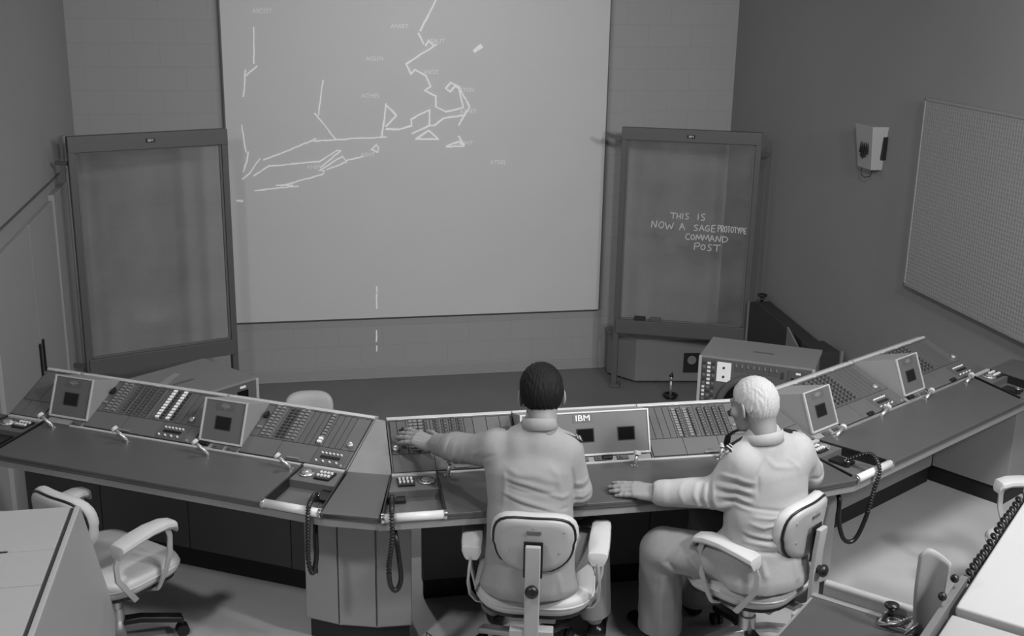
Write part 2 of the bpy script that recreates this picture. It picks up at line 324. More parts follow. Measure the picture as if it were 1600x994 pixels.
WRITING = [
   [(0.439, 0.765), (0.493, 0.765)] ,
   [(0.469, 0.766), (0.466, 0.713)] ,
   [(0.501, 0.764), (0.5, 0.713)] ,
   [(0.532, 0.766), (0.531, 0.715)] ,
   [(0.5, 0.738), (0.532, 0.74)] ,
   [(0.551, 0.767), (0.55, 0.716)] ,
   [(0.605, 0.766), (0.588, 0.769), (0.576, 0.758), (0.586, 0.745), (0.6, 0.738), (0.601, 0.723), (0.587, 0.716), (0.573, 0.719)] ,
   [(0.688, 0.769), (0.687, 0.714)] ,
   [(0.747, 0.768), (0.728, 0.771), (0.715, 0.759), (0.726, 0.744), (0.742, 0.736), (0.743, 0.72), (0.728, 0.712), (0.712, 0.716)] ,
   [(0.279, 0.622), (0.283, 0.686), (0.319, 0.625), (0.326, 0.689)] ,
   [(0.366, 0.681), (0.348, 0.665), (0.344, 0.641), (0.362, 0.621), (0.382, 0.631), (0.39, 0.659), (0.377, 0.679), (0.366, 0.681)] ,
   [(0.401, 0.677), (0.419, 0.614), (0.439, 0.66), (0.456, 0.617), (0.475, 0.681)] ,
   [(0.529, 0.617), (0.549, 0.678), (0.575, 0.62)] ,
   [(0.537, 0.641), (0.567, 0.643)] ,
   [(0.692, 0.666), (0.671, 0.669), (0.657, 0.658), (0.668, 0.646), (0.685, 0.639), (0.686, 0.625), (0.67, 0.617), (0.653, 0.62)] ,
   [(0.705, 0.616), (0.723, 0.672), (0.747, 0.618)] ,
   [(0.712, 0.638), (0.74, 0.64)] ,
   [(0.792, 0.664), (0.773, 0.671), (0.759, 0.654), (0.758, 0.629), (0.776, 0.616), (0.791, 0.625), (0.792, 0.642), (0.777, 0.641)] ,
   [(0.845, 0.675), (0.813, 0.672), (0.811, 0.644), (0.811, 0.614), (0.846, 0.616)] ,
   [(0.813, 0.644), (0.84, 0.645)] ,
   [(0.867, 0.677), (0.869, 0.617)] ,
   [(0.865, 0.674), (0.883, 0.678), (0.888, 0.663), (0.883, 0.648), (0.869, 0.647)] ,
   [(0.895, 0.675), (0.897, 0.617)] ,
   [(0.893, 0.672), (0.911, 0.676), (0.916, 0.661), (0.911, 0.647), (0.897, 0.646), (0.918, 0.618)] ,
   [(0.933, 0.673), (0.925, 0.659), (0.924, 0.636), (0.933, 0.617), (0.943, 0.626), (0.946, 0.652), (0.939, 0.671), (0.933, 0.673)] ,
   [(0.95, 0.671), (0.973, 0.669)] ,
   [(0.962, 0.672), (0.964, 0.617)] ,
   [(0.99, 0.67), (0.981, 0.656), (0.981, 0.635), (0.99, 0.617), (1.0, 0.625), (1.003, 0.649), (0.996, 0.667), (0.99, 0.67)] ,
   [(1.007, 0.667), (1.03, 0.666)] ,
   [(1.019, 0.668), (1.021, 0.617)] ,
   [(1.035, 0.665), (1.048, 0.641)] ,
   [(1.058, 0.667), (1.045, 0.616)] ,
   [(1.066, 0.663), (1.067, 0.615)] ,
   [(1.063, 0.661), (1.081, 0.664), (1.087, 0.653), (1.081, 0.64), (1.067, 0.639)] ,
   [(1.114, 0.663), (1.095, 0.66), (1.094, 0.638), (1.095, 0.615), (1.115, 0.616)] ,
   [(1.096, 0.638), (1.111, 0.639)] ,
   [(0.624, 0.581), (0.604, 0.586), (0.59, 0.568), (0.589, 0.546), (0.604, 0.53), (0.625, 0.537)] ,
   [(0.649, 0.58), (0.636, 0.568), (0.634, 0.548), (0.647, 0.532), (0.662, 0.54), (0.668, 0.562), (0.658, 0.578), (0.649, 0.58)] ,
   [(0.678, 0.53), (0.686, 0.583), (0.706, 0.542), (0.723, 0.585), (0.735, 0.534)] ,
   [(0.739, 0.53), (0.748, 0.582), (0.768, 0.542), (0.785, 0.585), (0.797, 0.533)] ,
   [(0.801, 0.526), (0.819, 0.583), (0.844, 0.528)] ,
   [(0.808, 0.549), (0.836, 0.55)] ,
   [(0.855, 0.525), (0.859, 0.581), (0.892, 0.527), (0.898, 0.583)] ,
   [(0.914, 0.58), (0.913, 0.525)] ,
   [(0.909, 0.579), (0.945, 0.574), (0.961, 0.555), (0.943, 0.532), (0.913, 0.525)] ,
   [(0.672, 0.506), (0.671, 0.442)] ,
   [(0.668, 0.502), (0.708, 0.508), (0.719, 0.493), (0.705, 0.476), (0.674, 0.474)] ,
   [(0.746, 0.494), (0.731, 0.481), (0.728, 0.462), (0.743, 0.446), (0.76, 0.454), (0.766, 0.476), (0.755, 0.493), (0.746, 0.494)] ,
   [(0.823, 0.495), (0.803, 0.498), (0.791, 0.486), (0.801, 0.473), (0.817, 0.465), (0.818, 0.45), (0.803, 0.442), (0.787, 0.445)] ,
   [(0.834, 0.496), (0.9, 0.497)] ,
   [(0.87, 0.498), (0.868, 0.438)] ,
]

rnd = random.Random(3)
def strip(mb, a, b, y, wd, dash=True):
    a = Vector((a[0], a[1])); b = Vector((b[0], b[1])); L = (b-a).length; n = max(1, int(L/.045)) if dash else 1
    d = (b-a).normalized(); t = Vector((-d.y, d.x))
    for i in range(n):
        s0 = a+d*(L*i/n-.004); s1 = a+d*(L*(i+1)/n+.004); o = t*rnd.uniform(-.003, .003); o2 = t*rnd.uniform(-.003, .003)
        ww = wd*rnd.uniform(.8, 1.15)/2
        q = [s0+o+t*ww, s1+o2+t*ww, s1+o2-t*ww, s0+o-t*ww]
        v = [mb.bm.verts.new((p.x, y, p.y)) for p in q] + [mb.bm.verts.new((p.x, y+.003, p.y)) for p in q]
        for f in ((0, 1, 2, 3), (7, 6, 5, 4), (0, 4, 5, 1), (1, 5, 6, 2), (2, 6, 7, 3), (3, 7, 4, 0)): mb.bm.faces.new([v[k] for k in f])
def mapline(segs, wd, dash=True, nm='map_line'):
    mm = MB()
    for a, b in segs: strip(mm, a, b, 0, wd, dash)
    mm.xf(Matrix.Translation((-1.275, -.005, .30))); part(nm, mm, M_MAP, ps)
for k, L in enumerate(MAP): mapline(list(zip(L, L[1:])), .015 if k > 16 else .011)
mapline(list(zip(BLOB, BLOB[1:])), .035, False, 'map_spot')
for d_ in DASH[:2]: mapline([d_], .012)
for t, x, z in MAPLAB:
    text_part('map_label', t, .052, Matrix.Translation((x+.06-1.275, -.003, z+.30)) @ Matrix.Rotation(PI/2, 4, 'X'), M_MAPD, ps)
for k, (a, b) in enumerate(DASH[2:]):
    pm = MB(); strip(pm, a, b, YB-.006, .014)
    tag(part('projected_dash', pm, M_MAP), 'longer upper white light dash on the wall below the screen' if k == 0 else 'short lower white light dash on the wall below the screen', 'light mark', 'light dashes under the screen')

# ------------------------------------------------------------------ glass plotting boards
def board(A, B, ztop, label, gz0, gz1, arms, feet):
    A = Vector(A); B = Vector(B); W = (B-A).length; rz = math.atan2(B.y-A.y, B.x-A.x)
    t = thing('plotting_board', label, 'board', (A.x, A.y, PZ), rz, 'glass plotting boards beside the screen')
    h = ztop-PZ
    part('post', MB().b2((-.02, -.03, 0), (.03, .03, h)), M_FRAME, t, bevel=.004)
    part('post', MB().b2((W-.03, -.03, 0), (W+.02, .03, h)), M_FRAME, t, bevel=.004)
    part('top_rail', MB().b2((-.02, -.035, gz1-PZ), (W+.02, .035, h+.003)), M_FRAME, t, bevel=.004)
    part('bottom_rail', MB().b2((-.0, -.045, gz0-PZ-.13), (W, .035, gz0-PZ)), M_FRAME, t, bevel=.004)
    fr = MB(); z0 = gz0-PZ; z1 = gz1-PZ
    for a in ((.03, .045), (W-.045, W-.03)): fr.b2((a[0], -.012, z0), (a[1], .012, z1))
    fr.b2((.03, -.012, z0), (W-.03, .012, z0+.012)); fr.b2((.03, -.012, z1-.012), (W-.03, .012, z1)); part('glass_bead', fr, M_KICK, t)
    g = part('glass_pane', MB().b2((.045, -.003, z0+.012), (W-.045, .003, z1-.012)), M_GLASS, t)
    s = MB(); s.box((W/2, -.037, h-.055), (.07, .004, .03)); part('name_plate', s, M_BLACK, t)
    text_part('name_plate_lettering', 'IBM', .028, Matrix.Translation((W/2, -.0395, h-.055)) @ Matrix.Rotation(PI/2, 4, 'X'), M_PAPER, t)
    for a in arms:
        part('wall_arm', MB().tube([a[0], a[1]], 0, flat=(.03, .03, (0, 0, 1))), M_FRAME, t)
    f2 = MB()
    for x in (0, W): f2.b2((x-.03, -.06, 0), (x+.06, .06, .03))
    part('foot', f2, M_FRAME, t, bevel=.006)
    return t
bl = board((-1.515, 9.15), (-.41, 9.56), 1.555, 'glass plotting board in dark frame left of screen, nothing written', -.185, 1.435,
      [((-.02, .02, 2.26), (-.09, .09, 2.26)), ((-.0, .0, .66), (-.09, .09, .66))], None)
br = board((3.01, 9.9), (4.09, 9.45), 1.505, 'glass plotting board right of screen with handwritten white lettering', -.245, 1.40,
      [((0.0, 0, 2.30), (-.16, .02, 2.34)), ((1.17, 0.01, 2.22), (1.25, .06, 2.22))], None)
for L in WRITING:
    wr = MB()
    for a, b in zip(L, L[1:]):
        wr.tube([(a[0], -.005, a[1]-PZ), (b[0], -.005, b[1]-PZ)], 0, flat=(.0085, .003, (b[1]-a[1], 0, a[0]-b[0])))
    part('handwriting_stroke', wr, M_CHALK, br)
# felt erasers lying on the ledge
for k, x in enumerate((.22, .36)):
    e = MB(); e.box((0, 0, .019), (.10, .035, .038))
    o = part('eraser', e, M_GAP if k == 0 else M_FACE, None, bevel=.004)
    rz = math.atan2(-.45, 1.08); o.rotation_euler = (0, 0, rz)
    o.location = (3.01+x*math.cos(rz)+(-.024)*-math.sin(rz), 9.9+x*math.sin(rz)+(-.024)*math.cos(rz), -.245)
    tag(o, 'black felt eraser on the lettered board ledge, nearer the screen' if k == 0 else 'grey felt eraser on the lettered board ledge, right of the black one', 'eraser', 'erasers on the board ledge')

# ------------------------------------------------------------------ right wall: perforated panel and loudspeaker
wp = thing('wall_panel', 'large dotted acoustic panel mounted on the right wall', 'panel', (XR, 0, 0))
pa = MB(); pa.b2((-.05, 5.2, .80), (-.005, 7.01, 2.03)); part('panel_board', pa, M_PERF, wp, bevel=.004)
ed = MB()
for a in (((-.055, 5.2, 2.03), (-.0, 7.02, 2.045)), ((-.055, 5.2, .785), (-.0, 7.02, .80)), ((-.055, 7.01, .785), (0, 7.025, 2.045))): ed.b2(*a)
part('panel_edge', ed, M_PERF, wp)
# perforation bump
nt = M_PERF.node_tree; b = nt.nodes['Principled BSDF']; vo = nt.nodes.new('ShaderNodeTexVoronoi'); vo.inputs['Scale'].default_value = 38; vo.inputs['Randomness'].default_value = 0
tc = nt.nodes.new('ShaderNodeTexCoord'); nt.links.new(tc.outputs['Object'], vo.inputs['Vector'])
bp = nt.nodes.new('ShaderNodeBump'); bp.inputs['Distance'].default_value = .004; bp.inputs['Strength'].default_value = .8
nt.links.new(vo.outputs['Distance'], bp.inputs['Height']); nt.links.new(bp.outputs[0], b.inputs['Normal'])
sp = thing('loudspeaker', 'small grey loudspeaker box with slotted grille on right wall', 'speaker', (XR, 7.63, 1.46))
s = MB(); s.poly([(-.0, .14, .02), (0, -.06, .02), (-.085, .14, .02), (-.085, -.06, .02), (-.0, .16, .33), (0, -.10, .33), (-.12, .17, .33), (-.12, -.09, .33)],
    [(0, 1, 3, 2), (4, 6, 7, 5), (0, 4, 5, 1), (2, 3, 7, 6), (0, 2, 6, 4), (1, 5, 7, 3)])
part('speaker_cabinet', s, M_CAB, sp, bevel=.004)
s = MB()
for k, (q, L) in enumerate(((.2, .10), (.35, .15), (.5, .17), (.65, .15), (.8, .10))):
    s.box((-.104, -.055+.17*q, .18), (.012, .010, L), R3(0, math.atan2(.035, .31), 0))
part('grille_slot', s, M_BLACK, sp)
s = MB(); s.tube([(-.05, -.02, .02), (-.06, -.01, -.03), (-.09, .01, -.04), (-.11, .03, -.02), (-.11, .03, .02)], .004, 6); part('speaker_wire', s, M_BLACK, sp, smooth=True)
s = MB(); s.b2((-.03, -.10, .10), (.0, .05, .26)); part('wall_bracket', s, M_BLACK, sp)

# ------------------------------------------------------------------ consoles on the lower floor
def low_console(loc, rz, label, Wd, Dp, H, full):
    t = thing('display_console', label, 'console', loc, rz)
    # local x across the front, y towards the rear, front face leans back
    prof = [(.0, 0), (.0, .62), (-.0, H), (Dp, H), (Dp, 0)]
    part('cabinet', MB().prism([(.02, 0), (.02, H-.012), (Dp, H-.012), (Dp, 0)], 0, Wd), M_BOXT, t, bevel=.004)
    part('top_cover', MB().b2((-.012, .0, H-.012), (Wd+.012, Dp+.01, H+.005)), M_BOXT, t, bevel=.004)
    tr = MB(); tr.b2((-.015, -.005, .1), (.004, .03, H)); tr.b2((Wd-.004, -.005, .1), (Wd+.015, .03, H)); part('side_trim', tr, M_TRIM, t, bevel=.002)
    part('front_panel', MB().b2((.004, .0, .1), (Wd-.004, .022, H-.012)), M_FACE, t)
    s = MB(); s.b2((Wd/2-.05, Dp*.45, H+.005), (Wd/2+.08, Dp*.45+.02, H+.008)); part('vent_slot', s, M_FACE, t)
    return t
TH = 1.35
r = low_console((2.622, 6.715, PZ), math.radians(-32), 'lower floor radar console with round scope and key panel, right of centre', .70, .42, TH, True)
# scope
R90 = R3(PI/2, 0, 0)
part('scope_bezel', MB().lathe([(.21, -.0), (.245, .0), (.25, .012), (.235, .025), (.205, .028), (.20, .0)], (.35, .0, TH-.33), 48, R90), M_FACE2, r, smooth=True)
part('scope_glass', MB().lathe([(.001, .0), (.2, .0), (.2, .006), (.12, .012), (.001, .014)], (.35, -.0, TH-.33), 48, R90), M_DISP, r, smooth=True)
part('switch_plate', MB().b2((.105, -.006, TH-.155), (.195, 0, TH-.025)), M_PAPER, r, bevel=.001)
s = MB(); s.ball((.15, -.008, TH-.06), .008); s.ball((.15, -.008, TH-.12), .008); part('plate_knob', s, M_BLACK, r)
for k in range(3):
    part('key_column', MB().b2((.012+k*.03, -.004, TH-.42), (.036+k*.03, 0, TH-.02)), M_FACE2, r)
for k in range(3):
    for j in range(14):
        wkey = .016 if k != 1 else .02
        part('key', MB().box((.024+k*.03, -.008, TH-.04-j*.027), (wkey, .008, .013)), (M_KEYW if (k == 1 and j < 6) or (k == 0 and 5 < j < 9) else M_KEYG if (j+k) % 2 else M_KEYD), r)
for j in range(8):
    part('label_strip', MB().b2((.215+j*.036, -.003, TH-.075), (.243+j*.036, 0, TH-.02)), M_FACE2, r)
    part('key', MB().box((.229+j*.036, -.006, TH-.035), (.012, .008, .02)), M_KEYG, r)
part('read_out_frame', MB().b2((.55, -.006, TH-.20), (.67, 0, TH-.02)), M_FACE2, r, bevel=.002)
part('read_out_window', MB().b2((.575, -.009, TH-.15), (.645, -.005, TH-.07)), M_DISP, r)
part('name_plate', MB().b2((.60, -.009, TH-.045), (.63, -.005, TH-.032)), M_PAPER, r)
part('key', MB().box((.52, -.008, TH-.06), (.014, .01, .04)), M_KEYD, r)
# left rear console seen from behind its top
l = low_console((-.716, 6.239, PZ), math.radians(39), 'lower floor console with flat grey top behind the left console wing', .70, .52, TH, False)
part('read_out_window', MB().b2((.56, -.006, TH-.13), (.635, .0, TH-.05)), M_DISP, l)
part('name_plate', MB().b2((.58, -.004, TH-.035), (.62, .0, TH-.022)), M_PAPER, l)
for j in range(5): part('key', MB().box((.30+j*.04, -.006, TH-.04), (.016, .008, .022)), M_KEYG, l)
part('paper_sheet', MB().poly([(.1, .16, TH+.006), (.44, .38, TH+.006), (.42, .42, TH+.006), (.08, .22, TH+.006)], [(0, 1, 2, 3)]), M_PERF, l)
# low cabinet under the lettered board
c = thing('floor_cabinet', 'low grey cabinet with cut corners and black plate under lettered board', 'cabinet', (0, 0, PZ))
HC = .43
poly = [(3.04, 10.22), (3.23, 9.94), (3.98, 9.83), (4.17, 9.97), (4.17, 10.38), (3.7, 10.40), (3.06, 10.38)]
part('cabinet_body', MB().prism([(p[0], p[1]) for p in poly], .02, HC-.015, axis=2), M_BOXP, c, bevel=.004)
cx = sum(p[0] for p in poly)/7; cy = sum(p[1] for p in poly)/7
part('cabinet_top', MB().prism([(cx+(p[0]-cx)*1.015, cy+(p[1]-cy)*1.015) for p in poly], HC-.015, HC, axis=2), M_BOXP, c, bevel=.003)
ang = math.atan2(-.11, .75)
def onface(x, off, z): return (3.23+x*math.cos(ang)+off*math.sin(ang), 9.94+x*math.sin(ang)-off*math.cos(ang), z)
part('black_plate', MB().box(onface(.53, .006, .205), (.15, .012, .19), R3(0, 0, ang)), M_BLACK, c)
part('round_cover', MB().cyl(onface(.53, .012, .235), onface(.53, .02, .235), .042, seg=24), M_BOXP, c)
# dark sloping console at the right wall
dk = thing('equipment_hood', 'dark sloping equipment hood with knob beside right wall', 'equipment', (0, 0, PZ))
part('hood_body', MB().prism([(9.35, 0), (9.35, .93), (9.2, .97), (8.1, .90), (8.1, 0)], 4.07, 4.20), M_DARKC, dk, bevel=.01)
part('rear_trim', MB().prism([(9.355, 0), (9.355, .93), (9.385, .91), (9.385, 0)], 4.06, 4.20), M_BOXP, dk, bevel=.006)
part('knob', MB().cyl((4.14, 9.25, .95), (4.14, 9.25, 1.0), .014).lathe([(.016, 0), (.042, .008), (.042, .022), (.02, .03)], (4.14, 9.25, 1.0), 16), M_BLACK, dk, smooth=True)
part('side_wing', MB().prism([(8.45, .50), (8.45, .965), (7.97, .74), (7.97, .50)], 4.02, 4.035), M_BOXP, dk)
part('side_wing', MB().prism([(7.05, .2), (7.05, .86), (7.22, .98), (7.30, .2)], 3.78, 3.795), M_DARKC, dk)
part('end_box', MB().b2((3.98, 7.80, .0), (4.17, 8.09, .955)), M_DARKC, dk, bevel=.004)
part('end_box_edge', MB().b2((4.16, 7.78, .0), (4.185, 7.80, .965)), M_BOXP, dk)
# small stand on the lower floor
st = thing('floor_stand', 'short chrome stand with round black collar on the lower floor', 'stand', (3.434, 9.5, PZ))
part('pole', MB().cyl((0, 0, .0), (0, 0, .19), .012).cyl((0, 0, .17), (0, 0, .21), .017), M_STEEL, st, smooth=True)
ring = [(.055*math.cos(k*PI/12), .055*math.sin(k*PI/12), .03) for k in range(24)]
part('collar', MB().tube(ring, .014, 8, closed=True).cyl((-.05, 0, .02), (.05, 0, .02), .008).cyl((0, 0, 0), (0, 0, .012), .05), M_BLACK, st, smooth=True)
part('swivel_top', MB().ball((0, 0, .212), .02).cyl((0, 0, .21), (.008, 0, .245), .006), M_BLACK, st, smooth=True)

# ------------------------------------------------------------------ the three-sided operator console
ZT = .74
class Wing:
    def __init__(s, ox, oy, deg, d, a, b):
        s.o = Vector((ox, oy, 0)); s.r = math.radians(deg); s.d, s.a, s.b = d, a, b; s.L = math.hypot(a, b); s.t = math.atan2(b, a)
        s.u = Vector((math.cos(s.r), math.sin(s.r), 0)); s.n = Vector((-math.sin(s.r), math.cos(s.r), 0))
    def W(s, u, v, z=0): return s.o+s.u*u+s.n*v+Vector((0, 0, z))
    def PM(s, x0=0): return Matrix.Translation((-x0, s.d, ZT)) @ Matrix.Rotation(s.t, 4, 'X')
WL = Wing(.12, 4.18, -30.6, .393, .29, .135)
WR = Wing(2.35, 4.147, 30.2, .37, .335, .122)
WC = Wing(0, 4.10, 0, .40, .27, .145)

def edge_parts(t, segs, rear=None):
    """front roll and pale apron along world-xy segments, given in the thing's own frame"""
    for (a, b) in segs:
        a = Vector((a[0], a[1], 0)); b = Vector((b[0], b[1], 0)); u = (b-a).normalized(); n = Vector((-u.y, u.x, 0)); ang = math.atan2(u.y, u.x); L = (b-a).length
        m = (a+b)/2
        o = MB(); o.box(m+n*.013+Vector((0, 0, .699)), (L, .012, .036), R3(0, 0, ang)); part('apron', o, M_APRON, t, bevel=.002)
        o = MB(); o.cyl(a+n*.012+Vector((0, 0, .7275)), b+n*.012+Vector((0, 0, .7275)), .0125, seg=12); part('edge_roll', o, M_ROLL, t, smooth=True)
def worktop(w, poly, label, segs, world=False, group=None):
    loc = (w.o.x, w.o.y, 0) if w else (0, 0, 0); rz = w.r if w else 0
    t = thing('console_worktop', label, 'worktop', loc, rz, group)
    part('writing_surface', MB().prism(poly, .715, ZT, axis=2), M_DESK, t, bevel=.003)
    edge_parts(t, segs); return t
wl = worktop(WL, [(-1.60, .0), (-.275, .0), (-.30, .393), (-1.64, .393)], 'long dark worktop of the left console wing with lever handles along it', [((-1.60, 0), (-.0, 0))])
part('rear_rail', MB().b2((-1.5, .372, ZT), (-.31, .386, ZT+.006)), M_TRIM, wl, bevel=.001)
wc = worktop(WC, [(.598, .0), (2.127, .0), (2.045, .40), (.612, .40)], 'dark worktop in front of the two seated officers', [((.33, 0.0), (2.13, .0))])
part('rear_rail', MB().b2((.65, .378, ZT), (1.95, .392, ZT+.006)), M_TRIM, wc, bevel=.001)
wr_ = worktop(WR, [(.292, .0), (1.52, .0), (1.67, .37), (.25, .37)], 'dark worktop of the right console wing', [((.0, 0), (1.9, 0))])
part('rear_rail', MB().b2((.35, .352, ZT), (1.62, .366, ZT+.006)), M_STEEL, wr_, bevel=.001)
P0 = (.12, 4.18); P1 = (.333, 4.105); q0 = WL.W(-.09, .393); 
wg = worktop(None, [(.112, 4.186), P1, (.415, 4.50), (q0.x, q0.y)], 'small dark wedge worktop joining left wing and centre section', [(P0, P1)])
P2 = (2.127, 4.10); P3 = (2.35, 4.147); q3 = WR.W(.094, .37)
wg2 = worktop(None, [P2, P3, (q3.x, q3.y), (2.045, 4.50)], 'small dark wedge worktop by the grey-haired officer\'s right elbow', [(P2, P3)])
wg3 = worktop(WR, [(1.80, 0), (2.15, 0), (2.15, .37), (1.86, .37)], 'end piece of worktop at the far right of console', [((1.9, 0), (2.15, 0))])
wg4 = worktop(WL, [(-2.0, 0), (-1.9, 0), (-1.85, .393), (-2.0, .393)], 'end piece of worktop at the far left of console', [((-2.0, 0), (-1.6, 0))])

def base(w, x0, x1, label, m, seams, y0=.60):
    t = thing('kick_cabinet', label, 'cabinet', (w.o.x, w.o.y, 0), w.r)
    xs = [x0]+seams+[x1]
    yb = w.d+w.a+.035
    for a, b in zip(xs, xs[1:]): part('kick_panel', MB().b2((a+.002, y0, .10), (b-.002, y0+.02, .70)), m, t, bevel=.002)
    part('carcass', MB().b2((x0, y0+.02, .08), (x1, yb, .70)), m, t)
    part('toe_kick', MB().b2((x0+.005, y0+.012, 0), (x1-.005, yb-.01, .10)), M_TOE, t)
    return t
base(WL, -2.0, -.22, 'shade-toned kick panel cabinet under the left console wing', M_KICK, [-1.55, -1.05, -.5])
base(WC, .58, 1.93, 'shade-toned kick panel cabinet under the centre console section', M_KICK, [.9, 1.3, 1.65], .64)
base(WR, .18, 1.82, 'grey kick panel cabinet under the right console wing', M_KICKL, [.6, 1.2])
t = thing('end_pedestal', 'grey end pedestal at the far right of console', 'cabinet', (WR.o.x, WR.o.y, 0), WR.r)
part('side_panel', MB().prism([(.16, .10), (.60, .10), (.60, .42), (.37, .70), (.16, .70)], 1.825, 2.12), M_KICKL, t, bevel=.003)
part('toe_kick', MB().b2((1.84, .18, 0), (2.1, .69, .10)), M_TOE, t)

# pedestals below the wedges
def pedestal(pts, label, seam, vents, knob):
    t = thing('console_pedestal', label, 'pedestal', (pts[1][0], pts[1][1], 0)); ox, oy = pts[1]
    P = [(x-ox, y-oy) for x, y in pts]
    part('carcass', MB().prism(P, .09, .70, axis=2), M_PED, t)
    cx = sum(p[0] for p in P)/len(P); cy = sum(p[1] for p in P)/len(P)
    part('toe_kick', MB().prism([(cx+(x-cx)*.95, cy+(y-cy)*.95) for x, y in P], 0, .09, axis=2), M_TOE, t)
    for i in seam:
        a = Vector(P[i]).to_3d(); b = Vector(P[i+1]).to_3d(); u = (b-a).normalized(); n = Vector((u.y, -u.x, 0)); ang = math.atan2(u.y, u.x)
        part('face_panel', MB().box((a+b)/2+n*.006+Vector((0, 0, .395)), ((b-a).length-.005, .012, .59), R3(0, 0, ang)), M_PED, t, bevel=.0015)
        if i == vents:
            for z in (.47, .36): part('vent_slot', MB().box(a+u*.055+n*.013+Vector((0, 0, z)), (.018, .003, .075), R3(0, 0, ang)), M_BLACK, t)
            part('lock', MB().cyl(a+u*.05+n*.012+Vector((0, 0, .60)), a+u*.05+n*.02+Vector((0, 0, .60)), .008), M_BLACK, t)
    return t
pedestal([(.055, 4.52), (.188, 4.438), (.341, 4.390), (.488, 4.385), (.505, 4.60), (.46, 4.78), (.10, 4.80)], 'grey faceted pedestal under the left wedge of console', (0, 1, 2), 0, None)
pedestal([(1.975, 4.395), (2.119, 4.390), (2.272, 4.405), (2.43, 4.455), (2.47, 4.68), (2.36, 4.80), (1.99, 4.78)], 'grey faceted pedestal behind the grey-haired officer\'s chair', (0, 1, 2), 2, None)

# ---- instrument units (display hood + key panel)
def keycol(t, w, x, s0, s1, n, kind, x0):
    M = w.PM(x0)
    for i in range(n):
        s = (s0+(s1-s0)*i/(n-1 if n > 1 else 1))*w.L
        if kind == 'dot':
            me = MESH('dot'); nm = 'knob_key'; m = M_KEYD
        elif kind == 'grey': me = MESH('grey'); nm = 'push_key'
        elif kind == 'dark': me = MESH('darkkey'); nm = 'push_key'
        elif kind == 'white': me = MESH('white'); nm = 'push_key'
        elif kind == 'toggle': me = MESH('toggle'); nm = 'toggle'
        o = bpy.data.objects.new(nm, me); COL.objects.link(o); o.parent = t
        o.matrix_local = M @ Matrix.Translation((x, s, .006))
_M = {}
def MESH(k):
    if k in _M: return _M[k]
    b = MB(); m = None
    if k == 'dot': b.box((0, 0, .006), (.013, .011, .012)); b.box((0, -.0062, .008), (.010, .003, .006)); m = M_KEYD
    if k == 'grey': b.box((0, 0, .004), (.016, .011, .008)); m = M_KEYG
    if k == 'darkkey': b.box((0, 0, .004), (.015, .011, .008)); m = M_KEYD
    if k == 'white': b.box((0, 0, .005), (.019, .012, .010)); m = M_KEYW
    if k == 'toggle': b.cyl((0, 0, 0), (0, -.002, .010), .005, .0035, 8); m = M_KEYW
    me = b.mesh(k); me.materials.append(m)
    if k == 'dot':   # light front face on the dark key
        me.materials.append(M_STEEL)
        for p in me.polygons:
            if p.index >= 6: p.material_index = 1
    _M[k] = me; return me
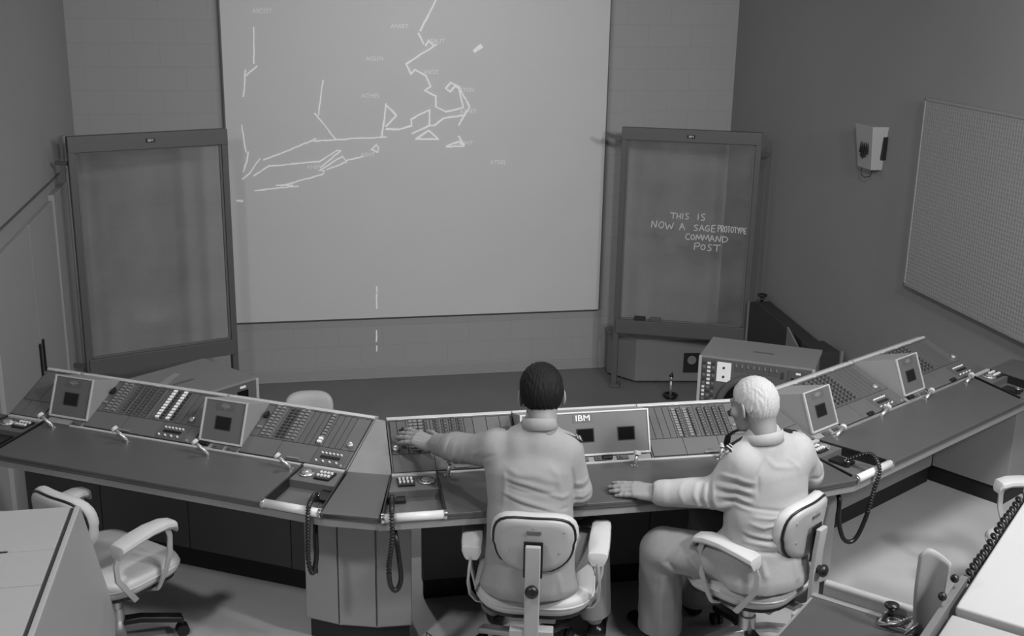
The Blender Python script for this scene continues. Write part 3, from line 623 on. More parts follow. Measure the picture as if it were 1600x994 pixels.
def unit(w, hx0, hx1, px0, px1, label, cols, strips, knob_x, keypad, extra=(), lever=None, screens=None, group='instrument units of the console', plate=True, ibm=None, wedge_m=None):
    """x values in wing coordinates"""
    x0 = px0 if hx0 is None else (hx0 if px0 is None else min(hx0, px0)); x1 = max(v for v in (px1, hx1) if v is not None)
    p = w.W(x0, 0)
    t = thing('instrument_unit', label, 'console', (p.x, p.y, 0), w.r, group)
    d, a, b, L = w.d, w.a, w.b, w.L; M = w.PM(x0)
    zt = ZT+b
    part('housing', MB().prism([(d, ZT-.002), (d+a, zt-.004), (d+a+.035, zt-.004), (d+a+.035, .70), (d, .70)], 0, x1-x0), M_SHELL, t, bevel=.002)
    part('top_trim', MB().b2((0, L-.012, -.002), (x1-x0, L+.004, .008)).xf(Matrix.Translation((x0, 0, 0))).xf(M), M_TRIM, t, bevel=.002)
    if px0 is not None:
        part('backing_sheet', MB().b2((px0+.004, .004, .0), (px1-.004, L-.014, .0025)).xf(M), M_GAP, t)
        for xa, xb in zip(strips, strips[1:]):
            part('key_strip', MB().b2((xa+.0015, .335*L, .002), (xb-.0015, .93*L, .006)).xf(M), M_FACE2 if (xb-xa) < .045 else M_FACE, t)
        part('title_strip', MB().b2((px0+.006, .94*L, .002), (px1-.006, L-.016, .006)).xf(M), M_FACE, t)
        for k in range(6):
            xx = px0+.05+(px1-px0-.1)*k/6
            part('title_label', MB().b2((xx, .955*L, .006), (xx+.022, .955*L+.005, .007)).xf(M), M_KEYG if k % 2 else M_TRIM, t)
        n = 3
        for k in range(n):
            xa = px0+(px1-px0)*k/n; xb = px0+(px1-px0)*(k+1)/n
            part('blank_plate', MB().b2((xa+(.006 if k == 0 else .0012), .02*L, .002), (xb-(.006 if k == n-1 else .0012), .325*L, .006)).xf(M), M_FACE, t)
    for (x, s0, s1, n, kind) in cols: keycol(t, w, x, s0, s1, n, kind, x0)
    if lever:
        part('lever_key', MB().box((lever, .72*L, .010), (.022, .028, .014)).box((lever+.004, .72*L, .02), (.008, .034, .012)).xf(M), M_BLACK, t, bevel=.002)
        part('indicator_cap', MB().box((lever, .50*L, .009), (.026, .012, .008)).xf(M), M_KEYG, t, bevel=.002)
    if knob_x is not None:
        part('rotary_knob', MB().lathe([(.014, .004), (.014, .018), (.011, .021), (.004, .022)], (knob_x, .42*L, 0), 18).xf(M), M_STEEL, t, smooth=True)
    if keypad is not None:
        kx = keypad
        part('keypad_plate', MB().b2((kx-.075, .04*L, .006), (kx+.075, .30*L, .008)).xf(M), M_FACE2, t)
        part('keypad_slot', MB().b2((kx-.045, .135*L, .007), (kx+.045, .175*L, .012)).xf(M), M_BLACK, t)
        for k in range(6): keycol(t, w, kx-.045+k*.018, .225, .225, 1, 'toggle', x0)
        for k in range(4): keycol(t, w, kx-.055+k*.032, .08, .08, 1, 'toggle', x0)
    for (kind, x, s) in extra:
        if kind == 'tab': part('pull_tab', MB().box((x, s*L, .010), (.06, .008, .006)).xf(M), M_KEYG, t)
        if kind == 'pedal': part('black_switch', MB().box((x, s*L, .010), (.045, .018, .014)).xf(M), M_BLACK, t, bevel=.002)
        if kind == 'jack': part('jack_plate', MB().box((x, s*L, .004), (.05, .022, .004)).box((x-.01, s*L, .008), (.012, .012, .006)).xf(M), M_FACE2, t)
        if kind == 'screw': part('corner_screw', MB().cyl((x, s*L, .004), (x, s*L, .010), .006, seg=10).xf(M), M_STEEL, t)
    if hx0 is not None:
        # hood: leaning plate standing out of the sloping panel
        f0 = (d+.030, ZT+.020); f1 = (d+.10, ZT+.195); bk = (d+a-.002, zt)
        hm = MB().prism([(f0[0], f0[1]), (f1[0], f1[1]), (bk[0], bk[1]), (d+a-.01, zt-.02), (d+.03, ZT+.0)], hx0-x0, hx1-x0)
        part('display_hood', hm, M_SHELL, t, bevel=.0015)
        HL = math.hypot(f1[0]-f0[0], f1[1]-f0[1]); ht = math.atan2(f1[1]-f0[1], f1[0]-f0[0])
        H = Matrix.Translation((hx0-x0, f0[0], f0[1])) @ Matrix.Rotation(ht, 4, 'X'); HW = hx1-hx0
        part('hood_face', MB().b2((.006, .006, 0), (HW-.006, HL-.006, .004)).xf(H), M_FACE, t)
        fr = MB(); fr.b2((-.002, -.002, -.001), (.007, HL+.002, .009)); fr.b2((HW-.006, -.002, -.001), (HW+.001, HL+.002, .009))
        fr.b2((0, -.003, -.001), (HW, .006, .009)); fr.b2((0, HL-.005, -.001), (HW, HL+.002, .007)); fr.xf(H); part('hood_frame', fr, M_TRIM, t, bevel=.001)
        for sx in (screens or [HW/2]):
            o = part('display_bezel', MB().b2((sx-.04, HL*.30, .003), (sx+.04, HL*.62, .006)).xf(H), M_GAP, t)
            part('display_window', MB().b2((sx-.035, HL*.32, .005), (sx+.035, HL*.60, .0075)).xf(H), M_DISP, o)
            if plate:
                part('name_plate', MB().b2((sx-.045, HL*.76, .003), (sx+.045, HL*.93, .0055)).xf(H), M_FACE2, t)
                wb = MB()
                for k, (yy, ww) in enumerate(((.885, .035), (.85, .05), (.825, .03))): wb.b2((sx-ww/2, HL*yy, .005), (sx+ww/2, HL*yy+.0045, .0065))
                wb.b2((sx-.004, HL*.785, .005), (sx+.004, HL*.785+.004, .0065)); wb.xf(H); part('plate_marking', wb, M_KEYG, t)
        if ibm is not None:
            part('name_plate', MB().b2((ibm-.045, HL*.76, .003), (ibm+.045, HL*.95, .0055)).xf(H), M_FACE2, t)
            text_part('name_plate_lettering', 'IBM', .036, H @ Matrix.Translation((ibm, HL*.855, .0065)), M_PAPER, t, bold=.0, sx=1.2)
    return t
T10 = (.38, .90, 10)
def C(x, kind, s=T10): return (x, s[0], s[1], s[2], kind)
unit(WL, -.835, -.622, -.627, -.10, 'instrument unit at the right end of the left console wing, two bright white keys lit',
     [C(-.562, 'grey'), C(-.535, 'grey'), C(-.490, 'darkkey' if 0 else 'dark'), C(-.466, 'dark'), C(-.437, 'grey'), C(-.410, 'grey'), C(-.283, 'grey')]
     + [(-.284, .40, .455, 2, 'white')],
     [-.62, -.58, -.512, -.452, -.385, -.355, -.325, -.300, -.262, -.232, -.202, -.172, -.106], -.137, -.195,
     [('tab', -.36, .05), ('jack', -.66, .04), ('jack', -.73, .04), ('pedal', -.80, .05), ('screw', -.13, .05)], lever=-.597)
unit(WL, -1.645, -1.435, -1.443, -.855, 'instrument unit of the left console wing with two columns of white keys',
     [C(-1.383, 'grey'), C(-1.35, 'grey'), C(-1.295, 'dot'), C(-1.255, 'dot'), C(-1.215, 'dot'), C(-1.172, 'dot'), C(-1.108, 'white'), C(-1.088, 'dark'), C(-1.052, 'white'), C(-1.032, 'dark')],
     [-1.437, -1.402, -1.33, -1.275, -1.235, -1.195, -1.15, -1.125, -1.075, -1.015, -.98, -.945, -.862], -.930, -.985,
     [('tab', -1.22, .04), ('jack', -1.48, .04), ('screw', -.89, .05)], lever=-1.42)
unit(WL, None, None, -1.86, -1.672, 'plain dark instrument panel at the far left end of console', [], [-1.85, -1.76, -1.68], None, None)
unit(WC, .985, 1.56, None, None, 'centre instrument unit with two small display windows between the officers', [], [], None, None,
     [('jack', 1.25, .05), ('jack', 1.33, .05), ('jack', 1.43, .05), ('pedal', 1.36, .05), ('jack', 1.10, .05)], screens=[.285, .47], ibm=.277, plate=False)
# the right-hand window of the centre unit carries a marked plate
unit(WC, None, None, .425, .980, 'instrument unit under the dark-haired officer\'s left hand',
     [C(.525, 'grey'), C(.568, 'grey'), C(.590, 'dot'), C(.640, 'dot', (.60, .90, 6)), C(.676, 'dot', (.60, .90, 6)), C(.710, 'dot', (.60, .90, 6)), C(.742, 'dot', (.60, .90, 6)), C(.545, 'grey')],
     [.435, .465, .505, .555, .61, .625, .66, .693, .726, .76, .80, .86, .92, .97], .450, None,
     [('tab', .72, .04), ('screw', .97, .05)], lever=.484)
unit(WC, None, None, 1.565, 2.045, 'instrument unit right of the centre display with six key columns',
     [C(1.722, 'grey', (.36, .85, 11)), C(1.742, 'dot', (.36, .85, 11)), C(1.775, 'grey', (.36, .85, 11)), C(1.798, 'dot', (.36, .85, 11)), C(1.843, 'dot', (.36, .85, 11)), C(1.880, 'dot', (.36, .85, 11)), C(1.915, 'dot', (.36, .85, 11)), C(1.950, 'dot', (.36, .85, 11))],
     [1.572, 1.605, 1.64, 1.675, 1.705, 1.76, 1.82, 1.862, 1.898, 1.932, 1.97, 2.04], 2.01, None,
     [('tab', 1.835, .03)], lever=1.99)
unit(WR, .250, .455, .462, 1.030, 'instrument unit of the right console wing nearer the officers',
     [C(.560, 'dot', (.45, .90, 8)), C(.605, 'dot'), C(.640, 'dot'), C(.675, 'dot'), C(.710, 'dot'), C(.745, 'dot')],
     [.47, .54, .58, .62, .657, .692, .727, .765, .80, .835, .87, .905, .94, .975, 1.022], .945, .880,
     [('pedal', .71, .04), ('jack', .34, .03), ('jack', .42, .03), ('screw', 1.0, .05)])
unit(WR, 1.045, 1.238, 1.245, 1.745, 'instrument unit at the far end of the right console wing',
     [C(1.34, 'dot', (.45, .90, 8)), C(1.375, 'dot'), C(1.41, 'dot'), C(1.445, 'dot'), C(1.482, 'dot')],
     [1.25, 1.30, 1.357, 1.392, 1.427, 1.463, 1.505, 1.54, 1.575, 1.61, 1.645, 1.68, 1.74], 1.722, 1.655,
     [('pedal', 1.5, .04), ('jack', 1.13, .03), ('jack', 1.20, .03), ('pedal', 1.08, .04)])
unit(WR, None, None, .02, .245, 'plain instrument panel between the wedge and right wing display hood', [], [.03, .13, .24], None, None)
# pale filler wedges between wing and centre panels
def filler(a0, a1, b1, b0, label):
    t = thing('filler_panel', label, 'panel', (a0[0], a0[1], 0))
    o = Vector((a0[0], a0[1], 0)); tops = [Vector(p)-o for p in (a0, a1, b1, b0)]
    lo = [Vector((p.x, p.y, .70)) for p in tops]
    part('sloping_sheet', MB().poly([*tops, *lo], [(0, 1, 2, 3), (7, 6, 5, 4), (0, 4, 5, 1), (1, 5, 6, 2), (2, 6, 7, 3), (3, 7, 4, 0)]), M_CAB if 0 else M_APRON, t, bevel=.002)
f0 = WL.W(-.095, .393, ZT); f1 = WL.W(-.098, .683, ZT+.131)
filler((f0.x, f0.y, f0.z), (.420, 4.50, ZT), (.420, 4.77, ZT+.141), (f1.x, f1.y, f1.z), 'pale sloping filler wedge between the left wing and centre panels')
f0 = WR.W(.015, .37, ZT); f1 = WR.W(.015, .705, ZT+.118)
filler((2.05, 4.50, ZT), (f0.x, f0.y, f0.z), (f1.x, f1.y, f1.z), (2.05, 4.77, ZT+.141), 'pale sloping filler wedge behind the grey-haired officer')

# ---- telephone trays
def tray(w, front, back, label, ring, mirror=False, z=ZT, keys=True, full=True):
    xm = (front[0]+front[1])/2; p = w.W(xm, 0)
    t = thing('telephone_tray', label, 'telephone', (p.x, p.y, 0), w.r, 'telephone trays in the worktop')
    F = [front[0]-xm, front[1]-xm]; B = [back[0]-xm, back[1]-xm]; D = w.d
    def X(v, k): return F[k]+(B[k]-F[k])*v/D
    part('well_floor', MB().prism([(X(.03, 0), .03), (X(.03, 1), .03), (X(.24, 1), .24), (X(.24, 0), .24)], .69, .702, axis=2), M_FACE, t)
    part('deck', MB().prism([(X(.24, 0)+.004, .24), (X(.24, 1)-.004, .24), (X(D-.02, 1)-.004, D-.02), (X(D-.02, 0)+.004, D-.02)], .69, z-.002, axis=2), M_FACE, t, bevel=.002)
    part('deck_edge', MB().prism([(X(D-.02, 0), D-.02), (X(D-.02, 1), D-.02), (X(D, 1), D), (X(D, 0), D)], .69, z+.006, axis=2), M_TRIM, t, bevel=.002)
    for k in (0, 1):
        sgn = 1 if k == 0 else -1
        part('side_rail', MB().prism([(X(.02, k), .02), (X(.02, k)+sgn*.008, .02), (X(D, k)+sgn*.008, D), (X(D, k), D)], .69, z+.006, axis=2), M_BLACK, t, bevel=.002)
    part('front_roll', MB().cyl((F[0]+.008, .012, .732), (F[1]-.008, .012, .732), .018, seg=18), M_TRAYR, t, smooth=True)
    for k in (0, 1): part('roll_clip', MB().cyl((F[k]+(.0 if k else -.0), .012, .732), (F[k]+(-.014 if k else .014), .012, .732), .0205, seg=18), M_CHROME, t, bevel=.002)
    dx = (B[1]-.055) if mirror else (B[0]+.06); kx = (B[0]+.055) if mirror else (B[1]-.06)
    yd = (.24+D-.02)/2+.005
    di = part('rotary_dial', MB().lathe([(.034, z-.002), (.034, z+.006), (.022, z+.008), (.020, z+.012), (.002, z+.013)], (dx, yd, 0), 24), M_STEEL, t, smooth=True)
    fh = MB()
    for k in range(9):
        a = k*2*PI/12+.6; fh.cyl((dx+.027*math.cos(a), yd+.027*math.sin(a), z+.005), (dx+.027*math.cos(a), yd+.027*math.sin(a), z+.0085), .0045, seg=8)
    part('finger_holes', fh, M_BLACK, di)
    part('key_block', MB().box((kx, yd, z+.002), (.07, .075, .01)), M_BLACK, t, bevel=.002)
    for r in range(2):
        for k in range(4): part('phone_key', MB().box((kx-.024+k*.016, yd+.016-r*.03, z+.010), (.009, .012, .008)), M_KEYW, t)
    rg = Vector((ring[0]-xm, ring[1], z-.008)); 
    part('cord_socket_ring', MB().tube([(rg.x+.013*math.cos(k*PI/10), rg.y+.013*math.sin(k*PI/10), rg.z) for k in range(20)], .003, 6, closed=True), M_CHROME, t, smooth=True)
    part('socket_well', MB().cyl((rg.x, rg.y, .703), (rg.x, rg.y, rg.z-.002), .013).box((rg.x+.02, rg.y+.04, .71), (.07, .09, .012)), M_BLACK, t)
    return t
def cord(t, pts, coil_to):
    inv = t.matrix_basis.inverted()
    # Catmull-Rom through world points
    P = [Vector(p) for p in pts]; out = []
    for i in range(len(P)-1):
        a = P[max(i-1, 0)]; b = P[i]; c = P[i+1]; d = P[min(i+2, len(P)-1)]
        n = max(4, int((c-b).length/.0032))
        for k in range(n):
            s = k/n; out.append(.5*((2*b)+(c-a)*s+(2*a-5*b+4*c-d)*s*s+(3*b-a-3*c+d)*s**3))
    out.append(P[-1]); r = [(.011 if (i//2) % 2 else .0070) if i < len(out)*coil_to else .0102 for i in range(len(out))]
    part('coiled_cord', MB().tube([inv @ p for p in out], r, 8), M_CORD, t, smooth=True)
bpy.context.view_layer.update()
t = tray(WL, (-.275, -.008), (-.30, -.095), 'telephone tray in left wing worktop, cord hanging to a hook of pedestal', (-.113, .158)); 
r0 = WL.W(-.113, .158, .735); r1 = WL.W(-.075, .06, .765); r2_ = WL.W(-.055, -.012, .752)
cord(t, [r0, r1, r2_, (.062, 4.185, .66), (.060, 4.19, .54), (.075, 4.20, .475), (.092, 4.21, .54), (.094, 4.26, .66), (.11, 4.40, .672)], .55)
t = tray(WC, (.340, .598), (.415, .612), 'telephone tray left of the dark-haired officer, cord looping low', (.402, .20), mirror=True)
cord(t, [(.402, 4.30, .735), (.392, 4.19, .77), (.380, 4.092, .762), (.380, 4.078, .66), (.366, 4.08, .54), (.372, 4.09, .455), (.394, 4.09, .43), (.414, 4.10, .47), (.408, 4.11, .56), (.396, 4.16, .66), (.39, 4.38, .668)], .45)
t = tray(WR, (.006, .288), (.094, .248), 'telephone tray at near end of right wing, cord in a wide loop', (.164, .150), mirror=True)
a0 = WR.W(.164, .150, .735); a1 = WR.W(.19, .06, .785); a2 = WR.W(.14, -.02, .755)
cord(t, [a0, a1, a2, (2.46, 4.19, .66), (2.435, 4.19, .53), (2.395, 4.19, .435), (2.345, 4.19, .44), (2.315, 4.20, .53), (2.312, 4.22, .64), (2.33, 4.42, .672)], .40)
t = tray(WR, (1.525, 1.80), (1.68, 1.855), 'telephone tray at the far right end of worktop', (1.70, .12))
t = tray(WL, (-1.90, -1.605), (-1.85, -1.645), 'telephone tray at the far left end of worktop', (-1.75, .15))

# ---- small chrome lever handles along the rear of the worktops
def lever(w, u, v, du, dv, dz, label):
    p = w.W(u, v, ZT); t = thing('lever_handle', label, 'lever', p, w.r, 'chrome lever handles along the worktop')
    tip = Vector((du, dv, dz))
    part('base_pin', MB().cyl((0, 0, 0), (0, 0, .014), .008).box((0, .012, .002), (.03, .018, .004)), M_CHROME, t, bevel=.001)
    part('shaft', MB().cyl((0, 0, .012), tip, .0085, .0075, 12), M_STEEL, t, smooth=True)
    k = tip.normalized(); ct = tip+k*.004
    part('round_knob', MB().cyl(ct-k*.006, ct+k*.010, .0165, .0155, 20), M_CREAM, t, bevel=.002)
lab = ['leftmost lever handle on the left wing', 'second lever handle from the left end of left wing', 'lever handle below the hood at middle of left wing', 'lever handle beside the left wing telephone tray']
for (u, v), l_ in zip(((-1.558, .332), (-1.144, .318), (-.73, .32), (-.325, .32)), lab): lever(WL, u, v, -.055, .0, .05, 'chrome '+l_)
for (u, v), l_ in zip(((.65, .346), (1.457, .32), (1.855, .342)), ('chrome lever handle below the dark-haired officer\'s sleeve', 'chrome lever handle between the two officers', 'chrome lever handle by the grey-haired officer\'s shoulder')): lever(WC, u, v, .012, .012, .055, l_)
for (u, v), l_ in zip(((.341, .325), (.743, .336), (1.137, .327), (1.532, .32)), ('nearest the near telephone tray', 'second from the near telephone tray', 'third from the near telephone tray', 'beside the far telephone tray')): lever(WR, u, v, .065, .012, .028, 'chrome lever handle on the right wing, '+l_)

# ------------------------------------------------------------------ office armchairs
def rrect(hw, y0, y1, r, n=5, rear=None):
    pts = []
    rr = rear or r
    for cx, cy, a0, q in ((hw-r, y1-r, 0, r), (-hw+r, y1-r, PI/2, r), (-hw+rr, y0+rr, PI, rr), (hw-rr, y0+rr, 1.5*PI, rr)):
        for k in range(n+1):
            a = a0+PI/2*k/n; pts.append((cx+q*math.cos(a), cy+q*math.sin(a)))
    return pts
def make_chair(label, loc, rz):
    t = thing('office_armchair', label, 'chair', loc, rz, 'swivel office armchairs')
    # seat
    s = MB(); layers = [(.95, .365), (1.0, .385), (1.01, .415), (.97, .432), (.86, .441)]
    out = rrect(.236, -.222, .195, .085, 6, .16); rings = []
    for f, z in layers: rings.append([s.bm.verts.new((x*f, y*f, z)) for x, y in out])
    for A, B in zip(rings, rings[1:]):
        for k in range(len(A)): s.bm.faces.new((A[k], A[(k+1) % len(A)], B[(k+1) % len(A)], B[k]))
    s.bm.faces.new(rings[0][::-1]); c = s.bm.verts.new((0, 0, .447))
    for k in range(len(out)): s.bm.faces.new((rings[-1][k], rings[-1][(k+1) % len(out)], c))
    st = part('seat', s, M_CREAM, t, smooth=True)
    sh = MB(); sh.prism([(x*.93, y*.93) for x, y in out], .345, .368, axis=2); part('seat_pan', sh, M_PIPING, t, bevel=.004)
    wl_ = MB(); wl_.tube([(x*1.012, y*1.012, .402) for x, y in out], .004, 6, closed=True); part('seat_welt', wl_, M_CREAM, st, smooth=True)
    # backrest: outline in x-z, leaning back, curved
    bo = []
    W2, H2 = .170, .128
    for k in range(40):
        a = 2*PI*k/40; cx, cz = math.cos(a), math.sin(a)
        e = 3.6 if cz > 0 else 2.3
        rr = (abs(cx)**e+abs(cz)**e)**(-1/e); x = W2*rr*cx*(1.0 if cz > 0 else .96); z = H2*rr*cz
        if cz > 0: x *= 1.0
        bo.append((x, z))
    def bpos(x, z, y): return (x, -.232+y-.10*z+1.3*x*x, .680+z)
    def blayer(mb, prof, m_):
        R = [[mb.bm.verts.new(bpos(x*f, z*f, y)) for x, z in bo] for f, y in prof]
        for A, B in zip(R, R[1:]):
            for k in range(40): mb.bm.faces.new((A[k], A[(k+1) % 40], B[(k+1) % 40], B[k]))
        for R_, y in ((R[0], prof[0][1]), (R[-1], prof[-1][1])):
            c = mb.bm.verts.new(bpos(0, 0, y))
            for k in range(40): mb.bm.faces.new((R_[k], R_[(k+1) % 40], c))
        bmesh.ops.recalc_face_normals(mb.bm, faces=mb.bm.faces)
    b = MB(); blayer(b, [(.5, .052), (.86, .048), (.97, .036), (1.0, .018), (.98, .0), (.94, -.006)], None); bk = part('backrest', b, M_CREAM, t, smooth=True)
    b = MB(); blayer(b, [(.90, -.006), (.90, -.016), (.86, -.024), (.7, -.026)], None); part('back_shell', b, M_CHAIR, t, smooth=True)
    b = MB(); b.tube([bpos(x*.925, z*.925, -.008) for x, z in bo], .0055, 6, closed=True); part('piping', b, M_PIPING, bk, smooth=True)
    b = MB()
    for x, z in ((-.115, .075), (.115, .075), (0, .10), (-.10, -.03), (.10, -.03)):
        p = Vector(bpos(x, z*.85, -.026)); b = MB(); b.cyl(p+Vector((0, .004, 0)), p-Vector((0, .002, 0)), .004, seg=8); part('shell_rivet', b, M_STEEL, bk)
    b = MB(); b.box(bpos(0, .065, -.0275), (.055, .003, .012)); part('maker_plate', b, M_FACE, bk)
    # spine bar, adjusting knob and mechanism box
    b = MB(); b.tube([(0, -.293, .705), (0, -.294, .69), (0, -.286, .60), (0, -.282, .50), (0, -.285, .36), (0, -.282, .305)], 0, flat=(.058, .022, (1, 0, 0))); part('spine_bar', b, M_CHAIR, t, bevel=.005)
    b = MB(); b.tube([(0, -.272, .712), (0, -.272, .56)], 0, flat=(.074, .006, (1, 0, 0))); part('spine_shadow_strip', b, M_PIPING, t, bevel=.003)  # dark strip standing in for the bar's shadow on the back shell
    b = MB(); b.cyl((0, -.29, .525), (0, -.315, .525), .018).lathe([(.020, .0), (.026, .006), (.026, .018), (.018, .026), (.003, .029)], (0, -.306, .525), 18, R3(PI/2, 0, 0)); part('adjusting_knob', b, M_BLACK, t, smooth=True)
    b = MB(); b.box((0, -.18, .325), (.05, .20, .02)); b.box((0, -.265, .315), (.17, .05, .055)).box((0, -.262, .28), (.13, .04, .03)); part('tilt_box', b, M_CHAIR, t, bevel=.005)
    b = MB(); b.box((0, 0, .318), (.18, .30, .05)); part('under_seat_box', b, M_CHAIR, t, bevel=.006)
    # arms
    for sx in (-1, 1):
        a = MB(); prof = []
        path = [(-.162, .590, .030), (-.155, .612, .040), (-.10, .626, .044), (-.01, .640, .042), (.06, .640, .040), (.105, .628, .036), (.113, .606, .028)]
        rr_ = []
        for y, z, hw in path:
            cx = sx*(.245+.018*(y+.16)/.28)
            rr_.append([a.bm.verts.new(v) for v in ((cx-hw*.72, y, z-.028), (cx+hw*.72, y, z-.028), (cx+hw, y, z-.016), (cx+hw*.93, y, z), (cx+hw*.6, y, z+.006), (cx-hw*.6, y, z+.006), (cx-hw*.93, y, z), (cx-hw, y, z-.016))])
        for A, B in zip(rr_, rr_[1:]):
            for k in range(8): a.bm.faces.new((A[k], A[(k+1) % 8], B[(k+1) % 8], B[k]))
        a.bm.faces.new(rr_[0][::-1]); a.bm.faces.new(rr_[-1]); bmesh.ops.recalc_face_normals(a.bm, faces=a.bm.faces)
        part('armrest_pad', a, M_CREAM, t, smooth=True, bevel=.006)
        for pth in ([(.245, -.135, .60), (.253, -.172, .54), (.257, -.172, .48), (.255, -.12, .40), (.235, -.075, .345), (.18, -.07, .335), (.08, -.07, .335)],
                    [(.262, .075, .62), (.268, .085, .57), (.275, .075, .50), (.268, .05, .42), (.245, .03, .35), (.18, .02, .335), (.08, .02, .335)]):
            b = MB(); b.tube([(sx*x, y, z) for x, y, z in pth], 0, flat=(.024, .011, (0, 1, .3))); part('arm_bar', b, M_ARMB, t, bevel=.003)
    # column and base
    b = MB(); b.cyl((0, 0, .14), (0, 0, .30), .028).cyl((0, 0, .08), (0, 0, .20), .036); part('column', b, M_STEEL, t, bevel=.003)
    for k in range(4):
        a = PI/4+k*PI/2+.25; dx, dy = math.cos(a), math.sin(a)
        b = MB(); b.tube([(dx*.02, dy*.02, .13), (dx*.10, dy*.10, .125), (dx*.20, dy*.20, .10), (dx*.27, dy*.27, .082)], 0, flat=(.05, .028, (-dy, dx, 0))); part('base_leg', b, M_STEEL if k % 2 else M_PIPING, t, bevel=.008)
        b = MB(); wv = Vector((-dy, dx, 0)); c0 = Vector((dx*.268, dy*.268, .028))
        b.cyl(c0-wv*.022, c0-wv*.006, .027, seg=18).cyl(c0+wv*.006, c0+wv*.022, .027, seg=18).cyl(c0-wv*.01, c0+wv*.01, .012).cyl(c0, c0+Vector((0, 0, .05)), .008); part('caster', b, M_PIPING, t, smooth=False)
    return t
ch1 = make_chair('cream office armchair with the dark-haired officer in it, seen from behind', (.964, 4.13, 0), math.radians(-15.5))
def chair_at(src, label, loc, rz):
    c = copy_tree(src); c.location = loc; c.rotation_euler = (0, 0, rz); c['label'] = label; return c
chair_at(ch1, 'cream office armchair with the grey-haired officer in it, turned left', (1.865, 4.055, 0), math.radians(36))
chair_at(ch1, 'empty cream office armchair at left, behind the pale cabinet', (-.735, 4.55, 0), math.radians(-43.5))
chair_at(ch1, 'empty cream office armchair at the right edge, only arm and seat showing', (3.21, 3.99, 0), math.radians(90))
c = chair_at(ch1, 'lone cream chair back showing over the left console wing, lower floor', (.15, 7.70, PZ), math.radians(178))

# ------------------------------------------------------------------ foreground cabinets and console
t = thing('pale_cabinet', 'pale console cabinet with grooved top in the lower left foreground', 'cabinet', (-.715, 2.6, 0))
prof = [(y-2.6, z) for y, z in ((2.2, 0), (4.25, 0), (4.25, .10), (4.375, .27), (4.36, .30), (3.85, .985), (2.2, .985))]
part('body', MB().prism(prof, -.85, -.012), M_CAB, t, bevel=.003)
part('end_panel', MB().prism([(y*1.0, z+(.0 if z < .9 else .006)) for y, z in prof], -.010, .010), M_CAB, t, bevel=.006, seg=3)
part('top_sheet', MB().b2((-.85, -.4, .985), (-.020, .70, .994)), M_CAB, t, bevel=.002)
part('top_sheet', MB().b2((-.85, .703, .985), (-.020, .93, .994)), M_CAB, t, bevel=.002)
part('top_sheet', MB().b2((-.85, .933, .985), (-.020, 1.24, .994)), M_CAB, t, bevel=.002)
part('groove', MB().b2((-.019, -.4, .984), (-.011, 1.24, .9885)), M_GAP, t)
part('top_latch', MB().b2((-.26, .925, .993), (-.16, .932, .997)), M_GAP, t)

fx = math.radians(-46.2)
G = Wing(1.75, 3.286, -46.2, 0, .2, .1)
t = thing('foreground_console', 'console in the lower right foreground with dark top, pale rail and dial', 'console', (1.75, 3.286, 0), G.r)
# local x along the front edge (towards the lower right), local y away (towards upper right); the worktop lies at y<0
part('writing_surface', MB().b2((.0, -.80, .70), (.44, -.0, .73)), M_DESK, t, bevel=.003)
part('apron', MB().b2((-.012, -.80, .64), (-.001, .0, .725)), M_APRON, t, bevel=.002)
part('pale_border', MB().b2((-.012, .001, .70), (.42, .028, .731)), M_APRON, t, bevel=.002)
part('raised_rail', MB().b2((.02, .03, .70), (.40, .042, .765)).cyl((.02, .045, .765), (.40, .045, .765), .016, seg=14), M_CAB, t, bevel=.004)
part('side_panel', MB().b2((.05, -.80, .0), (.44, .0, .64)), M_PED, t, bevel=.003)
part('control_box', MB().b2((.235, -.055, .73), (.335, .028, .745)), M_APRON, t, bevel=.003)
part('control_box_recess', MB().b2((.245, -.047, .744), (.325, .02, .748)), M_BLACK, t)
part('dial_knob', MB().cyl((.262, .0, .745), (.262, .0, .775), .009).lathe([(.012, .772), (.024, .782), (.024, .79), (.01, .795)], (.262, .0, 0), 16), M_BLACK, t, smooth=True)
part('dial_base', MB().lathe([(.026, .745), (.028, .752), (.02, .757), (.002, .758)], (.285, -.03, 0), 20), M_CHROME, t, smooth=True)
s = MB()
for k in range(5): s.cyl((.30+.006*k, -.04+.012*k, .748), (.305+.006*k, -.035+.012*k, .765), .004, seg=8)
s.tube([(.24, -.07, .74), (.30, -.06, .76), (.36, -.02, .80), (.39, .04, .84)], .004, 6).tube([(.33, -.075, .74), (.36, -.05, .77), (.37, .0, .80), (.40, .05, .83)], .005, 6); part('wire_bundle', s, M_CHROME, t, smooth=True)
# curved sheet hood standing on it
V = []; F = []; NC, NR = 8, 18
for side in (0, 1):
    for k in range(NR+1):
        t_ = k/NR
        for m_ in range(NC+1):
            q = m_/NC; top = 1.045-.035*q-.035*max(0, .3-q)**2/.09
            z = .70+(top-.70)*t_
            yy = -.04*math.sin(min(t_/.6, 1)*PI/2)+(.10*max(0, t_-.6)**1.3 if t_ > .6 else 0)+.02*math.sin(q*PI)
            V.append((.335+.10*q-.012*(1-t_)*(1-q)*0+.018*(1-t_)*(1-q), -.03+yy+.006*side, z))
n0 = (NC+1)*(NR+1)
for k in range(NR):
    for m_ in range(NC):
        a = k*(NC+1)+m_; F.append((a, a+1, a+NC+2, a+NC+1)); F.append((n0+a+NC+1, n0+a+NC+2, n0+a+1, n0+a))
for k in range(NR):
    for m_ in (0, NC):
        a = k*(NC+1)+m_; F.append((a, a+NC+1, n0+a+NC+1, n0+a))
for m_ in range(NC):
    for a in (m_, NR*(NC+1)+m_): F.append((a, a+1, n0+a+1, n0+a))
part('curved_hood_sheet', MB().poly(V, F), M_CHAIR, t, smooth=True)

